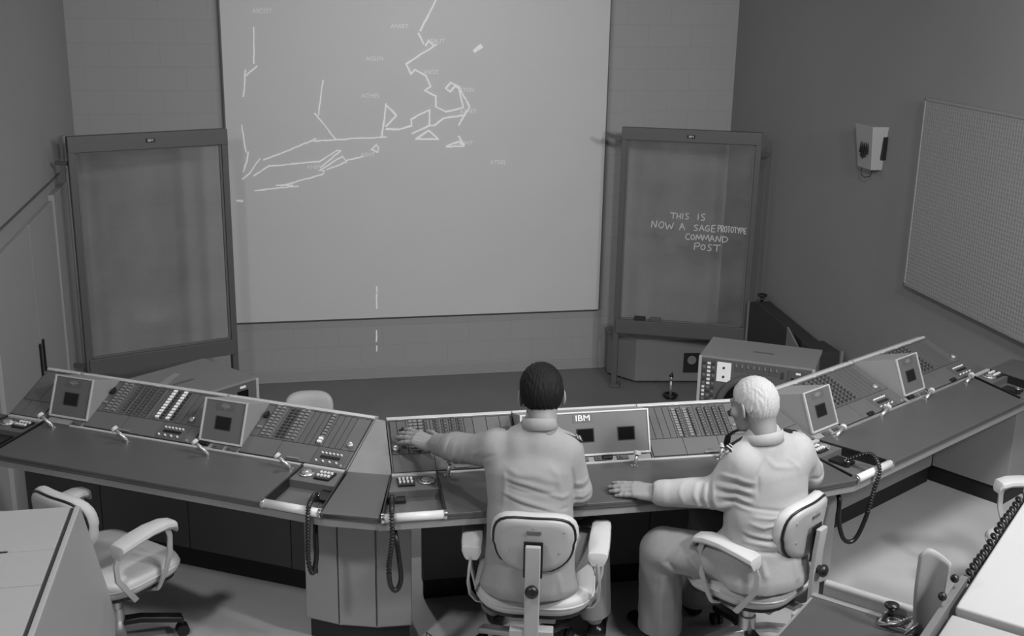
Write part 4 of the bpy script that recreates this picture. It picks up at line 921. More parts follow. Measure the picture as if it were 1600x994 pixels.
t = thing('white_cabinet', 'white-topped cabinet at the lower right edge of view', 'cabinet', (1.75, 3.286, 0), G.r)
part('body', MB().b2((.48, -.55, .0), (1.4, 1.15, .86)), M_CAB, t, bevel=.004)
part('top_sheet', MB().b2((.475, -.09, .86), (1.4, 1.15, .90)), M_CABW, t, bevel=.01, seg=3)
part('lower_top_sheet', MB().b2((.47, -.55, .855), (1.4, -.10, .875)), M_CAB, t, bevel=.006)
part('dark_rail', MB().b2((.435, -.25, .62), (.466, 1.2, .80)), M_DARKC, t, bevel=.003)
part('edge_rail', MB().b2((.437, -.50, .74), (.460, .12, .905)), M_KICK, t, bevel=.003)
for yy in (.02, -.12): part('rail_knob', MB().ball((.44, yy, .935), .014), M_BLACK, t)
P = []
for k in range(260):
    a = k*.42; P.append((.452+.012*math.cos(a), .12+.0032*k, .880+.014*math.sin(a)+.006*math.sin(k*.05)))
s = MB(); s.tube(P, .0055, 6); tag(o := part('coiled_cord', s, M_CORD, None, smooth=True), 'black coiled cord lying along the edge of white cabinet', 'cord')
o.location = (1.75, 3.286, 0); o.rotation_euler = (0, 0, G.r)

s = MB(); s.tube([(0, 0, .004), (.05, .10, .004), (.045, .19, .004), (.06, .26, .004), (.09, .20, .004), (.13, .16, .004), (.16, .15, .004)], .003, 6)
tag(o := part('floor_cable', s, M_CORD, None, smooth=True), 'thin black cable lying on the floor beside the faceted pedestal', 'cable'); o.location = (.50, 4.20, 0)

# ------------------------------------------------------------------ people: distance-field modelling
def surface_nets(F, org, h):
    nx, ny, nz = F.shape; S = F < 0
    c = S[:-1, :-1, :-1].astype(np.int8)
    tot = sum(S[i:nx-1+i, j:ny-1+j, k:nz-1+k].astype(np.int8) for i in (0, 1) for j in (0, 1) for k in (0, 1))
    act = (tot > 0) & (tot < 8); idx = -np.ones(act.shape, np.int64); I = np.argwhere(act); idx[act] = np.arange(len(I))
    acc = np.zeros((len(I), 3)); cnt = np.zeros(len(I)); x, y, z = I.T
    cor = [(i, j, k) for i in (0, 1) for j in (0, 1) for k in (0, 1)]
    for a in cor:
        for ax in range(3):
            if a[ax]: continue
            b = list(a); b[ax] = 1
            fa = F[x+a[0], y+a[1], z+a[2]]; fb = F[x+b[0], y+b[1], z+b[2]]; m = (fa < 0) != (fb < 0)
            t = np.where(m, fa/np.where(m, fa-fb, 1), 0)
            p = np.tile(np.array(a, float), (len(I), 1)); p[:, ax] += t
            acc[m] += p[m]; cnt[m] += 1
    V = (I+acc/cnt[:, None])*h+np.array(org); Q = []
    for ax in range(3):
        s0 = [slice(1, -1)]*3; s0[ax] = slice(0, -1); s1 = list(s0); s1[ax] = slice(1, None)
        A = S[tuple(s0)]; B = S[tuple(s1)]; ch = np.argwhere(A != B); inside = A[tuple(ch.T)]
        g = ch.copy(); o = [k for k in range(3) if k != ax]; g[:, o[0]] += 1; g[:, o[1]] += 1
        def cell(du, dv):
            q = g.copy(); q[:, o[0]] += du; q[:, o[1]] += dv; return idx[q[:, 0], q[:, 1], q[:, 2]]
        q = np.stack([cell(-1, -1), cell(0, -1), cell(0, 0), cell(-1, 0)], 1)
        flip = inside if ax != 1 else ~inside
        q[~flip] = q[~flip][:, ::-1]; Q.append(q)
    return V, np.concatenate(Q)
class SDF:
    def __init__(s, lo, hi, h):
        s.lo = np.array(lo, float); s.h = h; n = np.ceil((np.array(hi)-s.lo)/h).astype(int)+1; s.n = n
        s.F = np.full(tuple(n), 1.0, np.float32)
        s.ax = [s.lo[k]+h*np.arange(n[k]) for k in range(3)]
    def sub(s, lo, hi):
        a = np.clip(np.floor((np.array(lo)-s.lo)/s.h).astype(int), 0, s.n); b = np.clip(np.ceil((np.array(hi)-s.lo)/s.h).astype(int)+1, 0, s.n)
        sl = tuple(slice(i, j) for i, j in zip(a, b)); X = np.meshgrid(*[s.ax[k][sl[k]] for k in range(3)], indexing='ij'); return sl, X
    def comb(s, sl, d, k, op):
        f = s.F[sl]
        if op == 'u':
            h = np.clip(.5+.5*(f-d)/k, 0, 1) if k > 0 else (d < f)*1.0; s.F[sl] = f*(1-h)+d*h-(k*h*(1-h) if k > 0 else 0)
        elif op == 'cut':
            s.F[sl] = np.maximum(f, -d) if k <= 0 else (lambda h: f*(1-h)-d*h+k*h*(1-h))(np.clip(.5-.5*(f+d)/k, 0, 1))
    def cap(s, a, b, ra, rb, k=.02, side=None, flat=1.0, flat2=None, op='u', grow=0):
        """tapered capsule; with side vector the radius across is ra, the other radius ra*flat"""
        a = np.array(a, float); b = np.array(b, float); ra += grow; rb += grow; m = max(ra, rb)*1.0+k+.03
        sl, X = s.sub(np.minimum(a, b)-m, np.maximum(a, b)+m)
        if 0 in X[0].shape: return s
        P = [X[i]-a[i] for i in range(3)]; ab = b-a; L2 = max(ab@ab, 1e-9)
        t = np.clip((P[0]*ab[0]+P[1]*ab[1]+P[2]*ab[2])/L2, 0, 1); D = [P[i]-t*ab[i] for i in range(3)]
        r = ra+(rb-ra)*t
        if side is None: d = np.sqrt(D[0]**2+D[1]**2+D[2]**2)-r
        else:
            ux = ab/math.sqrt(L2); sv = np.array(side, float); sv -= ux*(sv@ux); sv /= np.linalg.norm(sv); ov = np.cross(ux, sv)
            f2 = flat2 if flat2 is not None else flat; fl = flat+(f2-flat)*t
            ds = D[0]*sv[0]+D[1]*sv[1]+D[2]*sv[2]; do = D[0]*ov[0]+D[1]*ov[1]+D[2]*ov[2]; dw = D[0]*ux[0]+D[1]*ux[1]+D[2]*ux[2]
            q = np.sqrt((ds/r)**2+(do/(r*fl))**2+(dw/(r*np.minimum(fl, 1)))**2); d = (q-1)*r*np.minimum(fl, 1)*.9
        s.comb(sl, d.astype(np.float32), k, op); return s
    def ell(s, c, r, R=None, k=.02, op='u'):
        c = np.array(c, float); r = np.array(r, float); m = r.max()+k+.03; sl, X = s.sub(c-m, c+m)
        if 0 in X[0].shape: return s
        P = np.stack([X[i]-c[i] for i in range(3)], -1)
        if R is not None: P = P @ np.array(R)          # world -> local (columns of R are the local axes)
        q = np.sqrt(((P/r)**2).sum(-1)); q2 = np.sqrt(((P/(r*r))**2).sum(-1))+1e-6; d = q*(q-1)/q2
        s.comb(sl, d.astype(np.float32), k, op); return s
    def plane(s, p, n, k=0.0):
        """keep the side the normal points away from"""
        X = np.meshgrid(*s.ax, indexing='ij', sparse=True); n = np.array(n, float); n /= np.linalg.norm(n)
        d = ((X[0]-p[0])*n[0]+(X[1]-p[1])*n[1]+(X[2]-p[2])*n[2]).astype(np.float32); s.F = np.maximum(s.F, d); return s
    def project(s, pts):
        P = np.array(pts, float); out = []
        for i in range(len(P)-1):
            for k in range(6): out.append(P[i]+(P[i+1]-P[i])*k/6)
        out.append(P[-1]); P = np.array(out)
        for it in range(40):
            I = np.clip(np.round((P-s.lo)/s.h).astype(int), 2, s.n-3)
            f = s.F[tuple(I.T)]+0.0; g = np.stack([(s.F[tuple((I+e).T)]-s.F[tuple((I-e).T)]) for e in np.eye(3, dtype=int)*2], 1)
            gl = np.linalg.norm(g, axis=1)+1e-6; fr = np.einsum('ij,ij->i', P-(s.lo+I*s.h), g)/(4*s.h)
            step = np.clip(f+fr, -.012, .012)*(gl > .004); P = P-g/gl[:, None]*step[:, None]*.8
        return P
    def fold(s, pts, w, hgt, reach=.06, mode=None):
        """raised (hgt>0) or sunk (hgt<0) crease along a 3-D polyline lying near the surface"""
        P = s.project(pts); reach = 0; mode = None; sl, X = s.sub(P.min(0)-reach-w*3, P.max(0)+reach+w*3)
        if 0 in X[0].shape: return s
        best = None; tt = None; n = len(P)-1
        for i in range(n):
            a = P[i]; ab = P[i+1]-a; L2 = ab@ab; Q = [X[j]-a[j] for j in range(3)]
            t = np.clip((Q[0]*ab[0]+Q[1]*ab[1]+Q[2]*ab[2])/L2, 0, 1)
            if mode == 'y':   # distance measured in the x-z plane only (back folds)
                D2 = (Q[0]-t*ab[0])**2+(Q[2]-t*ab[2])**2
            else: D2 = sum((Q[j]-t*ab[j])**2 for j in range(3))
            u = (i+t)/n
            if best is None: best = D2; tt = u
            else: m = D2 < best; best = np.where(m, D2, best); tt = np.where(m, u, tt)
        taper = np.sin(np.clip(tt, .02, .98)*PI)**.5
        s.F[sl] -= (hgt*taper*np.exp(-best/(w*w))).astype(np.float32); return s
    def noise(s, amp, scale, seed=0, stretch=(1, 1, 1)):
        X = np.meshgrid(*s.ax, indexing='ij', sparse=True); rs = np.random.RandomState(seed); f = 0
        for k in range(6):
            v = rs.normal(size=3)*scale*np.array(stretch); ph = rs.uniform(0, 6.28); f = f+np.sin(X[0]*v[0]+X[1]*v[1]+X[2]*v[2]+ph)
        s.F -= (amp*f/3).astype(np.float32); return s
    def mesh(s, name, smooth_it=1):
        F = s.F; F[0] = F[-1] = 1; F[:, 0] = F[:, -1] = 1; F[:, :, 0] = F[:, :, -1] = 1
        V, Q = surface_nets(F, s.lo, s.h)
        me = bpy.data.meshes.new(name); me.vertices.add(len(V)); me.vertices.foreach_set('co', V.astype(np.float32).ravel())
        me.loops.add(len(Q)*4); me.loops.foreach_set('vertex_index', Q.astype(np.int32).ravel())
        me.polygons.add(len(Q)); me.polygons.foreach_set('loop_start', np.arange(0, len(Q)*4, 4, dtype=np.int32)); me.polygons.foreach_set('loop_total', np.full(len(Q), 4, np.int32))
        me.update(calc_edges=True); me.validate(); me.polygons.foreach_set('use_smooth', np.ones(len(me.polygons), bool)); return me
def merge(name, meshes):
    bm = bmesh.new()
    for m in meshes: bm.from_mesh(m)
    me = bpy.data.meshes.new(name); bm.to_mesh(me); bm.free()
    for p in me.polygons: p.use_smooth = True
    return me
def sdf_part(name, me, m, t, sm=0):
    me.transform(Matrix.Translation(-Vector(t.location)) if not t.rotation_euler.z else (Matrix.Translation(Vector(t.location)) @ Matrix.Rotation(t.rotation_euler.z, 4, 'Z')).inverted())
    o = link(name, me, m, t)
    if sm:
        k = o.modifiers.new('smooth', 'SMOOTH'); k.iterations = sm; k.factor = .5
    return o
def v(*a): return np.array(a, float)
def unit_v(a): a = np.array(a, float); return a/np.linalg.norm(a)

def hand(wr, palm_dir, palm_n, thumb_side, size=1.0, curl=(.15, .2, .2, .25), spread=.10, h=.0026, thumb_out=.75):
    """open hand: wr wrist, palm_dir towards the fingers, palm_n out of the back of the hand, thumb_side = +1 when the thumb is on cross(palm_dir, palm_n)"""
    f = unit_v(palm_dir); n = unit_v(v(*palm_n)-f*(v(*palm_n)@f)); sd = np.cross(f, n)*thumb_side; wr = v(*wr)
    def P(a, b, c): return wr+(f*a+sd*b+n*c)*size      # a forward, b thumb side, c up (back of hand)
    S = SDF(wr-.15, wr+.22, h)
    L = wr+f*.1*size; S = SDF(L-.145*size, L+.145*size, h)
    S.cap(P(-.05, 0, -.0), P(.005, 0, 0), .029*size, .026*size, .01, side=sd, flat=.72)
    for b, a1 in ((.026, .088), (.009, .092), (-.009, .088), (-.025, .080)): S.cap(P(.008, b*.55, 0), P(a1, b, .001), .0135*size, .0115*size, .014)
    S.cap(P(.015, .02, -.004), P(.055, .026, -.006), .014*size, .010*size, .014)
    S.cap(P(.02, -.02, -.006), P(.06, -.026, -.004), .014*size, .009*size, .012)
    fingers = ((.026, .088, (.040, .024, .020), .0092, spread), (.009, .092, (.044, .027, .021), .0096, spread*.25), (-.009, .088, (.041, .026, .020), .0091, -spread*.5), (-.0255, .080, (.032, .020, .018), .0080, -spread*1.4))
    for k, (b, a1, Ls, r, sp) in enumerate(fingers):
        p = P(a1, b, .001); ang = .10; d0 = f*math.cos(sp)+sd*math.sin(sp); cu = curl[k]
        for j, Lk in enumerate(Ls):
            ang += cu*(1.0 if j else .6); d = d0*math.cos(ang)-n*math.sin(ang); q = p+d*Lk*size; r1 = r*(1-.12*(j+1))
            S.cap(p, q, r*1.10*(1-.09*j)*size, r1*1.12*size, .005); p = q
    p = P(.018, .022, -.006); d = unit_v(f*(1-thumb_out*.55)+sd*thumb_out-n*.15)
    q = p+d*.038*size; S.cap(p, q, .015*size, .012*size, .010); d = unit_v(f*.85+sd*.42-n*.18); p = q+d*.030*size; S.cap(q, p, .0112*size, .0098*size, .004); d = unit_v(f*.97+sd*.15-n*.2); q = p+d*.024*size; S.cap(p, q, .0098*size, .0078*size, .003)
    for b in (.026, .009, -.009, -.0255): S.fold([P(.03, b*.7, .012), P(.08, b, .013)], .0028, .0012)
    return S.mesh('hand')

def head(c, fwd, upv, size, hair, hair_len, h=.0032):
    """c = centre of skull; returns (skin mesh, hair mesh)"""
    f = unit_v(fwd); u = unit_v(v(*upv)-f*(v(*upv)@f)); r = np.cross(f, u); R = np.stack([r, f, u], 1); c = v(*c)
    def P(x, y, z): return c+(r*x+f*y+u*z)*size
    S = SDF(c-.19*size, c+.17*size, h)
    S.ell(P(0, -.012, .022), v(.073, .092, .083)*size, R, .02); S.ell(P(0, -.03, .0), v(.068, .07, .075)*size, R, .03)
    S.ell(P(0, .035, -.035), v(.056, .052, .072)*size, R, .03); S.cap(P(-.03, .045, -.085), P(.03, .045, -.085), .022*size, .022*size, .03)
    S.cap(P(0, .078, -.098), P(0, .07, -.085), .016*size, .02*size, .02)                      # chin
    S.cap(P(0, .088, .0), P(0, .108, -.035), .009*size, .013*size, .010); S.ell(P(.011, .098, -.038), v(.008, .009, .007)*size, R, .005); S.ell(P(-.011, .098, -.038), v(.008, .009, .007)*size, R, .005)
    S.cap(P(-.035, .082, .018), P(.035, .082, .018), .010*size, .010*size, .012)               # brow
    for sx in (-1, 1):
        S.ell(P(sx*.032, .088, .0), v(.016, .010, .010)*size, R, .006, op='cut'); S.ell(P(sx*.032, .080, .0), v(.013, .011, .009)*size, R, .003)
        S.ell(P(sx*.048, .058, -.03), v(.022, .02, .02)*size, R, .02)
    S.cap(P(-.020, .088, -.062), P(.020, .088, -.062), .007*size, .007*size, .006); S.cap(P(-.018, .087, -.073), P(.018, .087, -.073), .008*size, .008*size, .006)
    S.cap(P(-.024, .097, -.0675), P(.024, .097, -.0675), .0028*size, .0028*size, .002, op='cut')
    S.cap(P(0, -.035, -.04), P(0, -.045, -.135), .056*size, .054*size, .025)                     # neck
    for sx in (-1, 1):                                                                           # ears
        e0 = P(sx*.083, -.014, -.014)
        Re = np.stack([unit_v(r*sx*.5-f*.85), unit_v(np.cross(u, unit_v(r*sx*.5-f*.85))), u], 1)
        S.ell(e0, v(.019, .0075, .033)*size, Re, .006); S.ell(e0+unit_v(r*sx*.85+f*.5)*.006*size, v(.009, .005, .019)*size, Re, .003, op='cut')
        S.ell(P(sx*.073, -.006, -.04), v(.007, .007, .010)*size, R, .004)
    sk = S.mesh('head')
    H = SDF(c-.15*size, c+.17*size, h)
    g = hair_len
    H.ell(P(0, -.014, .030), v(.073+g, .094+g, .084+g)*size, R, .015); H.ell(P(0, -.04, .0), v(.070+g*.8, .068+g*.8, .080+g*.5)*size, R, .02)
    X = np.meshgrid(*H.ax, indexing='ij'); D = [X[i]-c[i] for i in range(3)]
    lx = sum(D[i]*r[i] for i in range(3))/size; ly = sum(D[i]*f[i] for i in range(3))/size; lz = sum(D[i]*u[i] for i in range(3))/size
    # hairline: nape at z=-.07 in the back, above the ears at the sides, high on the forehead
    lim = np.where(ly < -.030, -.056+np.clip((ly+.06)/.03, 0, 1)*.03, np.where(ly < .035, -.036+np.clip((ly+.03)/.02, 0, 1)*.045+.006, .012+np.clip((ly-.035)/.05, 0, 1)*.055))
    H.F = np.maximum(H.F, ((lim-lz)*size*.8).astype(np.float32)); 
    rs = np.random.RandomState(4); n = 0
    for k in range(8):
        a = rs.uniform(260, 520); b = rs.uniform(200, 420); n = n+np.sin(lx*a+6*np.sin(ly*28+k)+rs.uniform(0, 6))*np.cos(ly*b*.35+lz*b*.25+rs.uniform(0, 6))
    H.F -= (n*.0006).astype(np.float32)
    return sk, H.mesh('hair')

def shoe(t, c, d, name='shoe'):
    d = unit_v((d[0], d[1], 0)); S = SDF(v(*c)-v(.2, .2, .02), v(*c)+v(.2, .2, .14), .004); c = v(*c); sd = v(-d[1], d[0], 0)
    S.cap(c+d*-.09+v(0, 0, .035), c+d*.12+v(0, 0, .026), .038, .036, .02, side=sd, flat=.9, flat2=.7); S.cap(c+d*-.08+v(0, 0, .05), c+d*-.01+v(0, 0, .07), .036, .032, .02)
    S.plane((0, 0, .002), (0, 0, -1)); return sdf_part(name, S.mesh(name), M_SHOE, t)
# ---- dark-haired officer (left) -------------------------------------------------
t = thing('person', 'dark-haired seated officer in tan uniform reaching his left hand to the keys', 'person', (.95, 4.06, 0))
fw1 = unit_v((.20, .98, 0)); rt1 = v(.98, -.20, 0)
hc = (1.005, 4.172, 1.190)
sk, hr = head(hc, (.12, .93, -.30), (.02, .30, .95), 1.0, None, .012)
B = SDF((.60, 3.88, .04), (1.45, 4.66, 1.12), .006)     # torso, arms and legs under the clothes, one surface
def body1(S, g=0.0, k=.03):
    S.cap((.945, 4.045, .53), (.945, 4.05, .70), .150, .140, k, side=rt1, flat=.70, grow=g)
    S.cap((.945, 4.05, .70), (.955, 4.10, .90), .140, .165, k, side=rt1, flat=.70, flat2=.60, grow=g)
    S.cap((.860, 4.155, .965), (1.065, 4.105, .965), .075, .075, k, grow=g)
B1 = B; body1(B1, -.022)
B1.cap((.97, 4.12, .98), (.99, 4.15, 1.09), .055, .052, .03)
B1.cap((.83, 4.16, .965), (.69, 4.315, .925), .045, .038, .02); B1.cap((.69, 4.315, .925), (.63, 4.478, .872), .037, .027, .02)
B1.cap((1.09, 4.10, .965), (1.14, 4.10, .79), .045, .038, .02); B1.cap((1.14, 4.10, .79), (1.03, 4.30, .775), .036, .026, .02)
B1.cap((.88, 4.06, .50), (.87, 4.40, .50), .068, .055, .02); B1.cap((.87, 4.40, .48), (.88, 4.45, .10), .05, .035, .02)
B1.cap((1.01, 4.05, .50), (1.27, 4.30, .49), .068, .055, .02); B1.cap((1.27, 4.30, .47), (1.30, 4.30, .10), .05, .035, .02)
hl = hand((.630, 4.478, .872), (-.66, .70, .05), (.05, -.50, .85), 1, 1.18, curl=(.08, .10, .08, .12), spread=.10)
hr2 = hand((1.03, 4.30, .775), (-.35, .93, 0), (0, 0, 1), -1, .95)
bodyo = sdf_part('body', merge('body', [B1.mesh('b'), sk, hl, hr2]), M_SKIN, t)
sdf_part('hair', hr, M_HAIRD, t)
# trousers
T = SDF((.66, 3.86, .06), (1.46, 4.62, .66), .005)
T.cap((.87, 4.06, .505), (.87, 4.38, .515), .084, .074, .03); T.cap((.87, 4.40, .49), (.90, 4.50, .10), .070, .066, .02)
T.cap((1.02, 4.05, .505), (1.27, 4.29, .50), .092, .080, .03); T.cap((1.275, 4.30, .485), (1.305, 4.31, .12), .074, .070, .02, side=(1, .3, 0), flat=.85)
T.cap((.86, 4.03, .50), (1.04, 4.0, .50), .085, .085, .03); T.plane((1.3, 4.3, .115), (.15, .1, -1))
T.fold([(1.22, 4.17, .56), (1.30, 4.22, .48), (1.34, 4.22, .40)], .010, .006); T.fold([(1.19, 4.20, .58), (1.28, 4.24, .53)], .008, -.005)
T.fold([(1.33, 4.235, .45), (1.355, 4.24, .14)], .006, .004)
sdf_part('trousers', T.mesh('trousers'), M_TAN, t)
shoe(t, (1.335, 4.36, 0), (.35, .9)); shoe(t, (.90, 4.57, 0), (0, 1))
# jacket
J = SDF((.555, 3.84, .40), (1.30, 4.60, 1.10), .0042)
J.cap((.945, 4.035, .60), (.945, 4.045, .72), .164, .158, .03, side=rt1, flat=.66, flat2=.66)
J.cap((.945, 4.045, .72), (.950, 4.085, .90), .158, .176, .03, side=rt1, flat=.66, flat2=.62)
J.cap((.835, 4.150, .980), (1.075, 4.095, .975), .074, .076, .035)
J.cap((.93, 4.11, 1.01), (1.01, 4.10, 1.01), .080, .080, .04); J.cap((.97, 4.095, 1.04), (.98, 4.10, 1.108), .065, .062, .03)
J.cap((.835, 4.15, .980), (.80, 4.20, .960), .070, .068, .03)                               # left shoulder cap
J.cap((.825, 4.165, .965), (.690, 4.315, .925), .064, .060, .022); J.cap((.690, 4.315, .925), (.640, 4.450, .885), .059, .046, .018)   # left sleeve
J.cap((1.09, 4.10, .975), (1.14, 4.095, .805), .070, .060, .025); J.cap((1.145, 4.10, .80), (1.05, 4.27, .785), .058, .048, .02)     # right sleeve
# skirt of the jacket over the seat
J.cap((.945, 4.02, .62), (.935, 4.00, .47), .158, .195, .03, side=rt1, flat=.70, flat2=.62)
J.plane((.95, 3.95, .450), (.02, .12, -1))
# keep the sleeve open at the cuff
J.cap((.640, 4.450, .885), (.60, 4.54, .86), .034, .034, .002, op='cut')
J.plane((.633, 4.468, .88), (-.36, .90, -.2))if 0 else None
for pts, w_, h_ in (
    ([(.80, 3.95, .93), (.90, 3.95, .905), (1.02, 3.95, .87)], .012, .0050), ([(.80, 3.95, .915), (.90, 3.95, .888), (1.00, 3.95, .856)], .008, -.0045),
    ([(.79, 3.95, .87), (.90, 3.95, .835), (1.06, 3.95, .785)], .011, .0060), ([(.80, 3.95, .853), (.92, 3.95, .813), (1.05, 3.95, .772)], .007, -.0050),
    ([(.93, 3.95, .80), (1.02, 3.95, .775), (1.09, 3.95, .75)], .009, .0050), ([(.93, 3.95, .787), (1.02, 3.95, .760), (1.09, 3.95, .737)], .006, -.0045),
    ([(1.00, 3.95, .86), (1.06, 3.95, .84), (1.11, 3.95, .845)], .009, .0050), ([(.95, 3.95, .75), (1.03, 3.95, .733), (1.09, 3.95, .715)], .009, .0040),
    ([(.80, 3.95, 1.00), (.86, 3.95, .95), (.93, 3.95, .93)], .013, .0040), ([(.79, 3.95, .80), (.81, 3.95, .73), (.86, 3.95, .66)], .010, .0050), ([(.775, 3.95, .79), (.79, 3.95, .72), (.84, 3.95, .65)], .007, -.004),
    ([(.83, 3.95, .78), (.85, 3.95, .72), (.90, 3.95, .67)], .008, .0030), ([(1.00, 3.95, 1.0), (1.04, 3.95, .93), (1.05, 3.95, .86)], .016, .003)):
    J.fold(pts, w_*.85, h_*1.1)
J.fold([(.795, 3.96, .96), (.80, 3.95, .90), (.79, 3.95, .82)], .010, .004); J.fold([(.88, 3.93, .98), (.97, 3.92, .93), (1.06, 3.93, .90)], .014, .0035)
J.fold([(.79, 3.95, .90), (.87, 3.93, .88), (.93, 3.93, .87)], .006, -.003); J.fold([(.98, 3.93, .82), (1.05, 3.93, .80), (1.10, 3.95, .80)], .006, -.004)
J.fold([(.82, 3.9, .76), (.83, 3.88, .70), (.86, 3.86, .64)], .006, -.003); J.fold([(1.08, 3.93, .72), (1.05, 3.9, .66), (1.06, 3.88, .60)], .008, .004); J.fold([(1.10, 3.95, .74), (1.09, 3.92, .68), (1.10, 3.9, .62)], .006, -.003)
# armhole seam and sleeve folds
J.fold([(.800, 4.07, .985), (.775, 4.13, .955), (.785, 4.16, .89), (.80, 4.14, .86)], .007, -.006, .05)
J.fold([(.775, 4.12, .99), (.745, 4.17, .955), (.75, 4.20, .88)], .009, .006, .05)
J.fold([(.70, 4.27, .955), (.665, 4.26, .90), (.685, 4.27, .845)], .009, .007, .04); J.fold([(.685, 4.30, .955), (.645, 4.28, .90), (.665, 4.285, .835)], .006, -.007, .04)
J.fold([(.665, 4.33, .955), (.622, 4.32, .90), (.64, 4.32, .84)], .008, .006, .04); J.fold([(.73, 4.24, .955), (.70, 4.235, .91), (.70, 4.25, .85)], .008, .005, .04)
J.fold([(1.09, 4.03, .93), (1.10, 4.035, .87), (1.09, 4.04, .82)], .007, -.010, .05)
for z_ in (.87, .845, .815, .79): J.fold([(1.10, 4.04, z_), (1.15, 4.035, z_-.01), (1.19, 4.07, z_+.008)], .007, .005 if z_ != .845 else -.005, .03)
# vents in the skirt
J.cap((.812, 3.86, .60), (.795, 3.83, .40), .004, .013, .004, op='cut'); J.cap((1.075, 3.86, .66), (1.115, 3.84, .44), .003, .010, .004, op='cut')
J.fold([(.90, 3.88, .56), (.91, 3.86, .46)], .012, .006, .06); J.fold([(1.03, 3.88, .56), (1.05, 3.86, .47)], .012, .006, .06)
J.noise(.0011, 34, 3)
jo = sdf_part('jacket', J.mesh('jacket'), M_TAN, t, 1)
E2 = SDF((.70, 4.0, .90), (1.25, 4.30, 1.12), .004)
def epaulette(t, p, d, n, L, name='shoulder_board'):
    d = unit_v(d); n = unit_v(v(*n)-d*(v(*n)@d)); s_ = np.cross(d, n); p = v(*p)
    m4 = Matrix(((s_[0], d[0], n[0], p[0]), (s_[1], d[1], n[1], p[1]), (s_[2], d[2], n[2], p[2]), (0, 0, 0, 1)))
    mb = MB(); mb.prism([(-.026, -L/2), (.026, -L/2), (.022, L/2-.01), (0, L/2), (-.022, L/2-.01)], -.004, .005, axis=2); mb.xf(m4); mb.xf(Matrix.Translation(-Vector(t.location)))
    o = part(name, mb, M_BLACK, t, bevel=.003)
    b = MB(); b.box((0, -L/2+.012, .006), (.045, .006, .002)); b.box((0, -L/2+.024, .006), (.045, .004, .002)); b.xf(m4); b.xf(Matrix.Translation(-Vector(t.location))); part('rank_stripe', b, M_TRIM, o); return m4
epaulette(t, (.835, 4.150, 1.048), (.75, -.1, .32), (-.2, 0, 1), .10); epaulette(t, (1.105, 4.095, 1.044), (-.85, .1, .40), (.38, 0, .9), .11)
def collar(t, c, fwd, rx, ry, hgt, m, name, lift=0.0, flare=.016, sc=1.0):
    f = unit_v((fwd[0], fwd[1], 0)); r = v(f[1], -f[0], 0); n = 40; mb = MB(); rings = []
    prof = ((flare, 0), (flare*.35, hgt*.5), (0, hgt), (-.004, hgt), (-.005, hgt*.4), (flare-.012, -.01))
    for dr, dz in prof:
        ring = []
        for k in range(n):
            a = -PI/2+2*PI*k/n; ca, sa = math.cos(a), math.sin(a)
            back = .5-.5*sa
            p = v(*c)+r*ca*(rx+dr)+f*sa*(ry+dr)+v(0, 0, dz*(.55+.45*back)+lift-.030*(1-back)+.0*ca)
            ring.append(mb.bm.verts.new(tuple(p-v(*t.location))))
        rings.append(ring)
    rings.append(rings[0])
    for A, B_ in zip(rings, rings[1:]):
        for k in range(n): mb.bm.faces.new((A[k], A[(k+1) % n], B_[(k+1) % n], B_[k]))
    bmesh.ops.recalc_face_normals(mb.bm, faces=mb.bm.faces); return part(name, mb, m, t, smooth=True)
collar(t, (.982, 4.098, 1.095), (.12, .95), .066, .063, .046, M_TAN, 'jacket_collar', flare=.010)
t.location.x -= .028

# ---- grey-haired officer (right) ---------------------------------------------------
t = thing('person', 'grey-haired heavy officer in light uniform, left hand flat on the worktop', 'person', (1.84, 3.98, 0))
f2 = unit_v((-.30, .95, 0)); rt2 = v(.95, .30, 0)
sk, hr = head((1.79, 4.0, 1.165), (-.44, .87, -.24), (-.08, .20, .98), .95, None, .005)
B = SDF((1.24, 3.72, .04), (2.30, 4.52, 1.12), .006)
B.cap((1.865, 3.96, .53), (1.865, 3.95, .72), .14, .135, .03, side=rt2, flat=.66); B.cap((1.865, 3.95, .72), (1.86, 3.96, .89), .135, .145, .03, side=rt2, flat=.60)
B.cap((1.77, 3.945, .94), (1.95, 3.995, .94), .06, .06, .03); B.cap((1.83, 3.98, .97), (1.82, 3.99, 1.09), .062, .058, .03)
B.cap((1.73, 3.93, .95), (1.66, 3.965, .80), .045, .04, .02); B.cap((1.66, 3.965, .80), (1.445, 4.075, .782), .038, .028, .02)
B.cap((1.99, 4.01, .95), (2.09, 4.10, .80), .045, .04, .02); B.cap((2.09, 4.10, .80), (2.0, 4.26, .775), .036, .028, .02)
B.cap((1.80, 3.97, .50), (1.50, 4.11, .50), .07, .055, .02); B.cap((1.49, 4.12, .48), (1.53, 4.18, .10), .05, .036, .02)
B.cap((1.92, 4.0, .50), (1.80, 4.40, .50), .07, .055, .02); B.cap((1.80, 4.40, .48), (1.78, 4.42, .10), .05, .036, .02)
hl = hand((1.448, 4.075, .778), (-.86, .50, -.03), (-.02, -.42, .9), 1, 1.14, curl=(.03, .05, .05, .06), spread=.035, thumb_out=.30)
hr2 = hand((2.0, 4.26, .775), (-.6, .8, 0), (0, 0, 1), -1, 1.0)
sdf_part('body', merge('body', [B.mesh('b'), sk, hl, hr2]), M_SKIN, t)
sdf_part('hair', hr, M_HAIRG, t)
T = SDF((1.36, 3.72, .04), (2.10, 4.56, .70), .005)
T.cap((1.86, 3.95, .53), (1.86, 3.95, .60), .165, .165, .03, side=rt2, flat=.78)
T.cap((1.80, 3.95, .505), (1.50, 4.10, .515), .098, .088, .03); T.cap((1.485, 4.115, .50), (1.535, 4.205, .10), .086, .094, .02)
